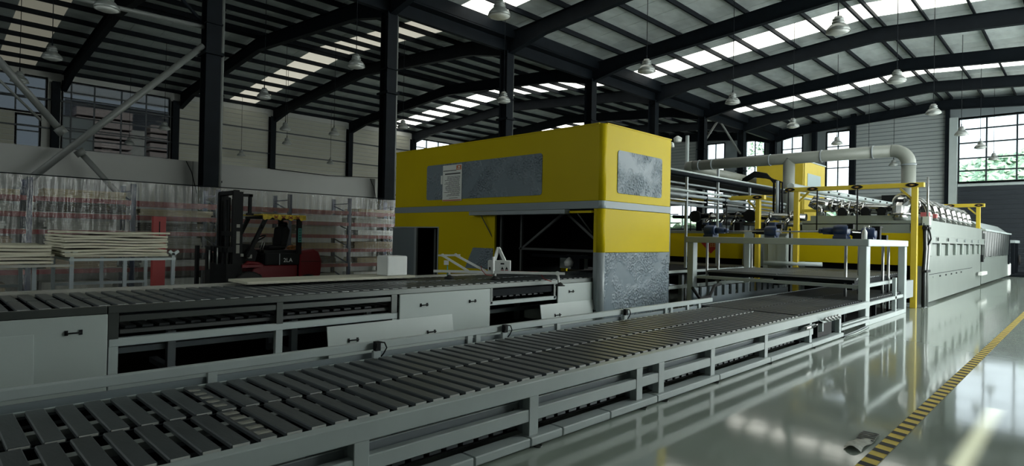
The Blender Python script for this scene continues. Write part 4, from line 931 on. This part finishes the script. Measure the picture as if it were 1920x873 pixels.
part('pipe_run', G().tube([(20.5, 7.2, 3.46), (36, 7.2, 3.6)], .11, 14), PAINT, sp)
for k in range(11): part('outlet', G().box(21.5+k*1.25, 21.62+k*1.25, 7.05, 7.12, 3.44+k*.012, 3.50+k*.012), BLACK, sp)
part('hand_rail', G().tube([(20.0, 7.0, 3.25), (33, 7.0, 3.38)], .035, 8), PAINT, sp)
for k in range(6): part('rail_post', G().tube([(20.5+k*2.2, 7.0, 1.9), (20.5+k*2.2, 7.0, 3.3)], .03, 8), PAINT, sp)
part('side_rail', G().tube([(18.6, 6.3, 2.95), (21, 6.3, 2.95)], .04, 8), PAINT, sp)
yc = thing('tall_cabinet', 'tall yellow cabinet with a pale window pane rising behind the grey ducts', 'cabinet', (31.5, 10.7, 0))
part('cabinet_shell', G().box(30.0, 33, 9.95, 12.2, 0, 5.52), YEL2, yc, .02)
part('cabinet_side', G().box(30.02, 33, 9.90, 9.95, 0, 5.50), YEL2, yc)
part('cabinet_pane', G().box(30.4, 32.3, 9.88, 9.9, 4.0, 4.95), mat('pale_blue_pane', (.3, .37, .4), .3), yc)
part('cabinet_rim', G().box(29.96, 33.04, 9.86, 12.24, 5.5, 5.56), PAINT, yc)
wb = thing('wall_box', 'black box hung on the ribbed far wall above the near yellow gantry', 'box', (47, 10.2, 4.5))
part('box_body', G().box(47.6, X1-.05, 9.4, 10.6, 4.45, 5.0), BLACK, wb); part('box_lamp', G().lathe([(.02, 0), (.2, -.1), (.2, -.2), (.02, -.2)], (47.5, 10.3, 4.5), 10), WHITE, wb)
mp = thing('camera_pole', 'thin pale pole with a small camera behind the yellow machine', 'pole', (26, 13.9, 0))
part('pole', G().tube([(26, 13.9, 0), (26, 13.9, 6.6)], .09, 8), PAINT, mp)
part('camera_head', G().lathe([(.02, 0), (.18, .02), (.2, .2), (.05, .3)], (25.8, 14.3, 6.3), 10), WHITE, mp)
# ------------------------------------------------------------------ LEFT SIDE: racks, curtains, forklift, carts
UX = [-2.0, -.12, 1.76, 3.65, 5.53, 7.42, 9.28, 11.16]
rk = thing('pallet_rack', 'long blue and red pallet rack behind clear plastic curtains', 'rack', (5, 16.5, 0))
for i, x in enumerate(UX):
    for y in (16.0, 16.95):
        part('upright', G().box(x-.05, x+.05, y-.035, y+.035, 0, 2.66), RACKB, rk)
    for k in range(5): part('upright_brace', G().bar((x, 16.0, .2+k*.5), (x, 16.95, .45+k*.5) , .03, .03), RACKB, rk)
    for z in (2.5, 1.2): part('upright_tie', G().bar((x, 16.0, z), (x, 16.95, z), .03, .03), RACKB, rk)
LV = [2.22, 1.88, 1.51, 1.10, .66, .25]
for i in range(len(UX)-1):
    for z in LV[:5]:
        for y in (15.97, 16.97): part('beam', G().box(UX[i]+.05, UX[i+1]-.05, y-.03, y+.03, z-.05, z+.05), RACKR, rk)
    for z in LV[1:5]: part('shelf_deck', G().box(UX[i]+.06, UX[i+1]-.06, 16.0, 16.94, z+.05, z+.062), WOODG, rk)
def stack(i, l, x0, x1, n, th, m, lab, y0=16.02, y1=16.85):
    z = LV[l]+.063 if l else LV[0]+.052
    t = thing('board_stack', lab, 'board stack', (x0, y0, z), 'board stacks on the pallet rack')
    if l: pass
    for k in range(n):
        e = random.uniform(-.03, .03)
        part('board', G().box(x0+e, x1+e, y0+abs(e), y1, z+k*th, z+(k+1)*th-.004), m, t)
def pallet(i, l, x0, x1, m, lab):
    z = LV[l]+.063
    t = thing('pallet', lab, 'pallet', (x0, 16.1, z), 'pallets on the pallet rack')
    for x in (x0, (x0+x1)/2-.05, x1-.1): part('block', G().box(x, x+.12, 16.05, 16.8, z, z+.09), m, t)
    part('deck', G().box(x0, x1, 16.03, 16.85, z+.09, z+.12), m, t)
    return z+.12
bn = ['first', 'second', 'third', 'fourth', 'fifth', 'sixth', 'seventh']
ln = ['top', 'second', 'third', 'fourth', 'lowest']
stack(2, 0, 2.0, 3.5, 4, .045, WOOD, 'pale plywood stack on top of the third rack bay')
stack(1, 0, .6, 1.6, 3, .04, WOOD, 'short plywood stack on top of the second rack bay')
stack(6, 0, 9.6, 11.0, 2, .05, WOODT, 'tan board stack on top of the seventh rack bay')
rr = random.Random(11)
cols = [(WOODG, 'grey'), (WOODT, 'tan'), (DBOARD, 'dark'), (FOAMW, 'white'), (WOOD, 'pale')]
for i in range(1, 7):
    for l in range(1, 5):
        m, nm = cols[(i*2+l*3) % 5]
        if (i, l) in ((4, 1), (5, 2)): m, nm = cols[0]
        a = UX[i]+.12+rr.uniform(0, .25); b = UX[i+1]-.12-rr.uniform(0, .3)
        stack(i, l, a, b, rr.choice((3, 4, 5)), .05, m, '%s boards on the %s shelf of the %s rack bay from the left' % (nm, ln[l], bn[i]))
for i, l, a, b, lab in ((2, 4, 1, 1, ''),): pass
for i in range(1, 7):
    a, b = UX[i]+.2, UX[i+1]-.25; z = .0
    t = thing('floor_pallet', 'pallet with boards on the floor under the %s rack bay from the left' % bn[i], 'pallet', (a, 16.1, 0), 'pallets under the pallet rack')
    for x in (a, (a+b)/2, b-.1): part('block', G().box(x, x+.1, 16.05, 16.8, 0, .1), WOODG, t)
    part('deck', G().box(a, b, 16.05, 16.8, .1, .14), WOODG, t)
    part('load', G().box(a+.05, b-.1, 16.1, 16.75, .14, .42), (WHITE, WOODT, WOODG)[i % 3], t)
# clear curtains
CX = [-2.0, .0, 1.9, 3.72, 5.6, 7.5, 9.35, 11.2]
for i in range(len(CX)-1):
    a, b = CX[i]+.01, CX[i+1]-.01; ph = i*1.7; dense = 9 if i in (3, 4, 5, 6) else 5
    def cf(u, v, a=a, b=b, ph=ph, dense=dense):
        f = .03*math.sin(u*dense*6.28+ph)+.02*math.sin(u*dense*2.3*6.28+ph*2+v*2)+.03*math.sin(u*5+v*4+ph)
        return (a+(b-a)*u+.02*math.sin(v*6+ph), 15.82+f*(.4+.6*v), 2.70-.02*math.sin(u*3.14)-2.66*v)
    solo('plastic_curtain', G().grid(cf, 60, 16), CURT, 'clear crinkled plastic curtain before the %s bay of the pallet rack from the left' % bn[i], 'curtain', 'plastic curtains before the rack')
solo('curtain_rail', G().tube([(-2.1, 15.84, 2.70), (11.3, 15.84, 2.72)], .012, 6), DARKST, 'thin dark wire carrying the clear plastic curtains', 'rail')

# red sheet stand
rs = thing('red_stand', 'upright red sheet metal post behind the stack of cream sheets', 'stand', (3.2, 12.0, 0))
part('post_sheet', G().box(3.06, 3.26, 12.0, 12.03, 0, 1.84), REDP, rs)
part('post_edge', G().box(3.06, 3.08, 12.03, 12.12, 0, 1.84).box(3.24, 3.26, 12.03, 12.12, 0, 1.84), REDP, rs)
part('post_slot', G().box(3.15, 3.165, 11.995, 12.0, 1.5, 1.75), BLACK, rs)
part('post_foot', G().box(2.9, 3.42, 11.9, 12.3, 0, .02), REDP, rs)

# carts with sheets
def cart(lab, x0, x1, y0, y1, zt, zs, n, th, sx0, sx1, flare, slab):
    t = thing('sheet_cart', lab, 'cart', ((x0+x1)/2, (y0+y1)/2, 0), 'sheet carts')
    for x in (x0, (x0+x1)/2, x1):
        for y in (y0, y1): part('cart_post', G().box(x-.022, x+.022, y-.022, y+.022, .12, zt), GREYC, t)
    part('top_bar', G().box(x0-.03, x1+.03, y0-.03, y0+.03, zt, zt+.035), PAINT, t)
    part('top_bar', G().box(x0-.03, x1+.03, y1-.03, y1+.03, zt, zt+.035).box(x0-.03, x0+.03, y0+.03, y1-.03, zt, zt+.035).box(x1-.03, x1+.03, y0+.03, y1-.03, zt, zt+.035), PAINT, t)
    part('base_frame', G().box(x0-.03, x1+.03, y0-.03, y0+.03, .12, .17), GREYC, t)
    part('base_frame', G().box(x0-.03, x1+.03, y1-.03, y1+.03, .12, .17), GREYC, t)
    part('mid_rail', G().box(x0, x1, y1-.02, y1+.02, .75, .79), GREYC, t)
    for x in (x0, x1):
        for y in (y0, y1):
            part('caster', G().lathe([(.01, -.02), (.055, -.02), (.055, .02), (.01, .02)], (x, y, .056), 12, ax='y'), RUB, t)
        if flare:
            s = -1 if x == x0 else 1
            part('end_bracket', G().bar((x, y0, zt), (x, y0, zt+.1), .04, .04).bar((x, y0, zt+.08), (x+s*.07, y0, zt+.13), .04, .04).bar((x, y0, zt+.08), (x-s*.05, y0, zt+.13), .04, .04), PAINT, t)
    for k in range(n):
        ph = random.uniform(0, 6)
        def sf(u, v, k=k, ph=ph):
            return (sx0+(sx1-sx0)*u+.02*math.sin(ph), y0-.05+(y1-y0+.1)*v+.02*math.cos(ph*2), zs+k*th+.007*math.sin(u*7+ph)*(1 if k else .3)+.004*math.sin(v*9+ph))
        g = G(); g.grid(sf, 14, 6); n0 = len(g.v)
        g.grid(lambda u, v: tuple(V(sf(u, v))+V((0, 0, th*.66))), 14, 6)
        ring = [i for i in range(15)]+[15*j+14 for j in range(1, 7)]+[6*15+i for i in range(13, -1, -1)]+[15*j for j in range(5, 0, -1)]
        for i in range(len(ring)): p, q = ring[i], ring[(i+1) % len(ring)]; g.f.append([p, q, q+n0, p+n0]); g.m.append(0); g.sm.append(False)
        solo('foam_sheet', g, SHEET, slab % ('bottom' if k == 0 else 'top' if k == n-1 else ['', 'second from bottom', 'third from bottom', 'fourth from bottom', 'fifth from bottom', 'fourth from top', 'third from top', 'second from top'][k]), 'sheet', slab.split(' %s')[0][:0]+('cream sheets on the right cart' if flare else 'cream sheets on the left cart'))
cart('pale tube cart under the taller stack of cream sheets', 1.49, 2.68, 9.5, 10.9, 1.17, 1.225, 9, .038, 1.40, 2.60, True, 'wavy cream sheet in the taller stack on the right cart, %s')
cart('pale tube cart under the lower stack of cream sheets at the far left', -.2, 1.12, 9.6, 10.9, 1.09, 1.14, 6, .042, -.3, 1.30, False, 'grey cream sheet in the lower stack on the left cart, %s')
lr = solo('lower_board', G().box(-.35, 1.5, 9.45, 9.55, 1.10, 1.13), WOODG, 'thin board edge sticking out along the left sheet cart', 'board')

# forklift
fk = thing('forklift', 'red and black counterbalance forklift parked behind the rear conveyor', 'forklift', (5.9, 13.6, 0))
fy0, fy1 = 13.1, 14.2
for y in (13.2, 14.05):
    m = part('mast_rail', G().box(4.86, 5.06, y-.05, y+.05, .08, 2.46), BLACK, fk)
    part('mast_inner_rail', G().box(4.9, 5.02, y+(.06 if y < 13.5 else -.1), y+(.1 if y < 13.5 else -.06), .1, 2.5), BLACK, m)
part('mast_crossbar', G().box(4.86, 5.0, 13.2, 14.05, 2.40, 2.48).box(4.9, 5.0, 13.2, 14.05, 1.5, 1.6).box(4.9, 5.0, 13.2, 14.05, .3, .42), BLACK, fk)
part('lift_cylinder', G().tube([(4.97, 13.45, .2), (4.97, 13.45, 2.3)], .045, 10), BLACK, fk)
part('lift_cylinder', G().tube([(4.97, 13.8, .2), (4.97, 13.8, 2.3)], .045, 10), BLACK, fk)
part('lift_chain', G().box(4.93, 4.96, 13.58, 13.66, .4, 2.35), BLACK, fk)
part('mast_top_bracket', G().box(5.06, 5.26, 13.14, 13.2, 2.36, 2.42).box(5.18, 5.24, 13.14, 13.2, 2.0, 2.42).box(5.14, 5.28, 13.13, 13.2, 1.96, 2.0), BLACK, fk)
for z, h in ((1.72, .035), (1.86, .0), (1.55, .05), (1.42, .08), (1.22, .09)):
    if h: part('mast_sticker', G().box(4.93, 5.0, 13.147, 13.15, z-h, z+h), WOODG, fk)
part('carriage', G().box(4.72, 4.86, 13.1, 14.15, .35, .9).box(4.74, 4.84, 13.1, 14.15, 1.15, 1.27), BLACK, fk)
for k in range(5): part('backrest_bar', G().box(4.72, 4.76, 13.12+k*.24, 13.16+k*.24, .9, 1.25), BLACK, fk)
for y in (13.3, 13.95): part('fork', G().box(4.38, 4.44, y-.06, y+.06, .06, 1.28) .box(3.5, 4.44, y-.06, y+.06, .05, .1), BLACK, fk)
part('fork_hose', G().tube([(4.41, 13.2, 1.2), (4.41, 13.2, .8)], .015, 6).tube([(4.55, 13.15, 1.25), (4.55, 13.15, .9)], .015, 6), INOXD, fk)
body = [(5.25, .35), (6.3, .35), (6.3, .86), (5.55, .86), (5.3, .80), (5.25, .6)]
part('lower_body', G().prism([(x, fy0+.02, z) for x, z in body], (0, fy1-fy0-.04, 0)), RED, fk, .02)
part('fender', G().tube([(5.02, 13.2, .78), (5.2, 13.2, .92), (5.42, 13.2, .9), (5.55, 13.2, .84)], .04, 8).box(5.05, 5.5, 13.1, 13.3, .82, .88), RED, fk)
part('side_panel', G().box(5.55, 6.34, fy0, fy1, .86, 1.13), BLACK, fk, .02)
part('panel_seam', G().box(5.86, 5.875, fy0-.004, fy0, .86, 1.12), GREYC, fk)
part('hood', G().box(5.55, 6.3, 13.2, 14.1, 1.13, 1.19), BLACK, fk)
cw = [(6.34, .45), (6.75, .45), (6.88, .62), (6.90, .95), (6.82, 1.16), (6.70, 1.22), (6.34, 1.18)]
part('counterweight', G().prism([(x, fy0-.0, z) for x, z in cw], (0, fy1-fy0, 0)), RED, fk, .04, seg=2)
part('counterweight_line', G().box(6.36, 6.9, fy0-.004, fy0, .93, .94), BLACK, fk)
part('dash_cowl', G().prism([(5.05, 13.3, .9), (5.4, 13.3, .9), (5.45, 13.3, 1.15), (5.3, 13.3, 1.32), (5.1, 13.3, 1.1)], (0, .7, 0)), BLACK, fk)
part('front_lamp', G().box(5.18, 5.26, 13.12, 13.22, 1.02, 1.1).box(5.02, 5.08, 13.12, 13.2, 1.06, 1.12), WOODG, fk)
part('steering_wheel', G().tube([(5.62+.14*math.cos(a), 13.65+.16*math.sin(a), 1.45+.08*math.cos(a)) for a in [2*math.pi*k/16 for k in range(17)]], .015, 6, False), BLACK, fk)
part('steering_column', G().bar((5.35, 13.65, 1.1), (5.6, 13.65, 1.44), .05, .05), BLACK, fk)
part('control_lever', G().tube([(5.5, 13.3, 1.15), (5.55, 13.28, 1.4)], .012, 6).tube([(5.56, 13.34, 1.15), (5.62, 13.34, 1.36)], .012, 6), INOXD, fk)
part('seat_cushion', G().box(5.72, 6.15, 13.4, 13.9, 1.2, 1.3), BLACK, fk, .04, seg=2)
part('seat_back', G().prism([(6.02, 13.42, 1.28), (6.18, 13.42, 1.28), (6.26, 13.42, 1.66), (6.18, 13.42, 1.76), (6.06, 13.42, 1.7)], (0, .46, 0)), BLACK, fk, .03, seg=2)
part('head_rest', G().box(6.12, 6.24, 13.5, 13.8, 1.74, 1.84), BLACK, fk, .03)
for y in (13.14, 14.12):
    part('front_pillar', G().bar((5.16, y, 1.05), (5.56, y, 1.92), .07, .09, (0, 1, 0)), BLACK, fk)
    part('rear_pillar', G().box(6.28, 6.38, y-.04, y+.04, 1.1, 1.92), BLACK, fk)
part('guard_roof', G().box(5.5, 6.42, 13.1, 13.16, 1.90, 1.95).box(5.5, 6.42, 14.1, 14.16, 1.90, 1.95).box(5.5, 5.56, 13.16, 14.1, 1.90, 1.95).box(6.36, 6.42, 13.16, 14.1, 1.90, 1.95), BLACK, fk)
for k in range(7): part('guard_bar', G().box(5.6+k*.11, 5.64+k*.11, 13.16, 14.1, 1.91, 1.94), BLACK, fk)
def fr(u, v): return (5.46+1.0*u, 13.075-.012*math.sin(u*40), 1.995-.10*v-.02*v*math.sin(u*22)-.012*math.sin(u*51)*v)
part('yellow_valance', G().grid(fr, 60, 4), mat('yellow_fringe', (.55, .40, .03), .6, 0, .35, 14), fk)
part('yellow_cover', G().box(5.46, 6.46, 13.08, 14.18, 1.97, 2.0), mat('yellow_fringe', (.55, .40, .03)), fk)
for k in range(4):
    q = V((5.75+k*.17, 13.058, 1.94)); part('valance_print', G().bar(q+V((-.04, 0, -.03)), q+V((.04, 0, .03)), .012, .018, (0, 1, 0)).bar(q+V((-.04, 0, .03)), q+V((.04, 0, -.03)), .012, .018, (0, 1, 0)), REDP, fk)
part('teal_plate', G().box(6.29, 6.37, 13.09, 13.096, 1.38, 1.70), TEAL, fk)
for k in range(5):
    part('plate_character', G().box(6.305, 6.355, 13.085, 13.09, 1.40+k*.06, 1.41+k*.06).box(6.31, 6.32, 13.085, 13.09, 1.40+k*.06, 1.435+k*.06).box(6.34, 6.35, 13.085, 13.09, 1.41+k*.06, 1.44+k*.06).box(6.30, 6.36, 13.085, 13.09, 1.43+k*.06, 1.437+k*.06), BLACK, fk)
text('side_lettering', '2LA', WHITE, fk, (6.06, fy0-.006, .965), (1, 0, 0), (0, 0, 1), .13)
part('side_louver', G().box(5.95, 6.0, fy0+.012, fy0+.02, .42, .5).box(6.05, 6.1, fy0+.012, fy0+.02, .42, .5).box(6.15, 6.2, fy0+.012, fy0+.02, .42, .5), BLACK, fk)
part('mirror', G().lathe([(.01, -.01), (.05, -.01), (.055, .02), (.01, .03)], (5.42, 13.05, 1.72), 12, ax='x'), BLACK, fk)
part('mirror', G().lathe([(.01, -.01), (.05, -.01), (.055, .02), (.01, .03)], (5.22, 13.9, 1.7), 12, ax='x'), BLACK, fk)
for y0 in (13.08, 13.98):
    w_ = part('front_wheel', G().lathe([(.16, 0), (.33, .0), (.365, .04), (.365, .2), (.33, .24), (.16, .24)], (5.22, y0, .366), 22, ax='y'), RUB, fk)
    part('wheel_hub', G().lathe([(.01, .05), (.1, .04), (.17, .06), (.17, .18), (.01, .18)], (5.22, y0, .366), 16, ax='y'), DARKST, w_)
    for k in range(14):
        a = 2*math.pi*k/14; part('tread_lug', G().obox((5.22+.368*math.cos(a), y0+.12, .368+.36*math.sin(a)), V((-math.sin(a), 0, math.cos(a)))*.03, (0, .11, 0), V((math.cos(a), 0, math.sin(a)))*.006), RUB, w_)
    w_ = part('rear_wheel', G().lathe([(.12, 0), (.25, .0), (.275, .04), (.275, .16), (.25, .2), (.12, .2)], (6.55, y0+.03, .276), 20, ax='y'), RUB, fk)
    part('wheel_arch', G().tube([(6.55+.31*math.cos(a), y0+.02, .3+.31*math.sin(a)) for a in [math.pi*k/10 for k in range(11)]], .03, 6), BLACK, fk)
part('rope_coil', G().tube([(6.2+.1*math.cos(a*1.0)+.01*a, 13.3+.03*math.sin(a*2), 1.25+.04*math.sin(a)) for a in [k*.5 for k in range(40)]], .016, 5), mat('orange_rope', (.4, .16, .05), .7), fk)

# ------------------------------------------------------------------ pendant lamps
def hang(c, y):                       # stretch the cable up to the roof foil
    L = roofz(y)-(ZL+.42); c.scale.z = L/3.0; c.location.z = .42+L/2
lamp0 = None
LP = [(3.1, 16.3), (9.4, 16.0), (15.55, 15.85), (2.9, 22.3), (9.3, 22.4), (16.3, 23.4), (9.42, 9.8), (15.5, 9.67), (21.1, 9.5), (27.1, 9.46), (33.2, 9.42), (38.7, 9.3), (44.2, 9.2),
      (15.53, 4.42), (21.5, 4.42), (27.6, 4.45), (33.6, 4.35), (38.75, 4.22), (44.3, 4.2), (2.6, 26.8), (12.95, 28.6), (15.2, 27.9), (8.9, 33.4), (15.1, 33.1), (15.45, 40.7), (9.05, 40.9), (21.4, 39.7)]
ZL = 6.73
for i, (x, y) in enumerate(LP):
    where = {0: 'hanging before the pipe brace at the top left', 6: 'hanging highest above the yellow machine, its bowl the largest', 13: 'hanging highest at the top right, largest of its row'}.get(i)
    row = 'right row nearest the big window' if y < 6 else 'middle row over the yellow machine' if y < 11 else 'row along the columns' if y < 18 else 'row beyond the columns' if y < 30 else 'row near the left wall'
    cnt = 1+sum(1 for j in range(i) if (LP[j][1] < 6) == (y < 6) and (6 <= LP[j][1] < 11) == (6 <= y < 11) and (11 <= LP[j][1] < 18) == (11 <= y < 18) and (18 <= LP[j][1] < 30) == (18 <= y < 30))
    lab = 'grey bowl pendant lamp, %s' % (where or '%s in the %s' % (['first', 'second', 'third', 'fourth', 'fifth', 'sixth', 'seventh', 'eighth'][cnt-1], row))
    if lamp0 is None:
        lamp0 = thing('pendant_lamp', lab, 'lamp', (x, y, ZL), 'pendant lamps')
        part('shade', G().lathe([(.10, .13), (.17, .10), (.24, .02), (.27, -.07), (.262, -.07), (.23, .01), (.16, .09), (.09, .11)], (x, y, ZL), 22), LAMP, lamp0)
        part('lens', G().lathe([(.01, -.12), (.15, -.11), (.255, -.065), (.24, -.06), (.01, -.09)], (x, y, ZL), 20), mat('frosted_lens', (.5, .52, .5), .3), lamp0)
        part('ballast_housing', G().lathe([(.04, .31), (.085, .30), (.09, .25), (.125, .245), (.125, .215), (.095, .21), (.095, .18), (.14, .175), (.14, .15), (.10, .145), (.11, .11)], (x, y, ZL), 18), LAMP, lamp0)
        part('hook', G().tube([(x, y, ZL+.30), (x, y, ZL+.42)], .02, 8), DARKST, lamp0)
        lc = part('suspension_cable', G().tube([(x, y, ZL+.42), (x, y, ZL+3.42)], .011, 6), DARKST, lamp0); l0 = (x, y); hang(lc, y)
    else:
        r = dup_tree(lamp0, (x-l0[0], y-l0[1], 0), lab)
        hang([c for c in r.children if c.name.startswith('suspension_cable')][0], y)
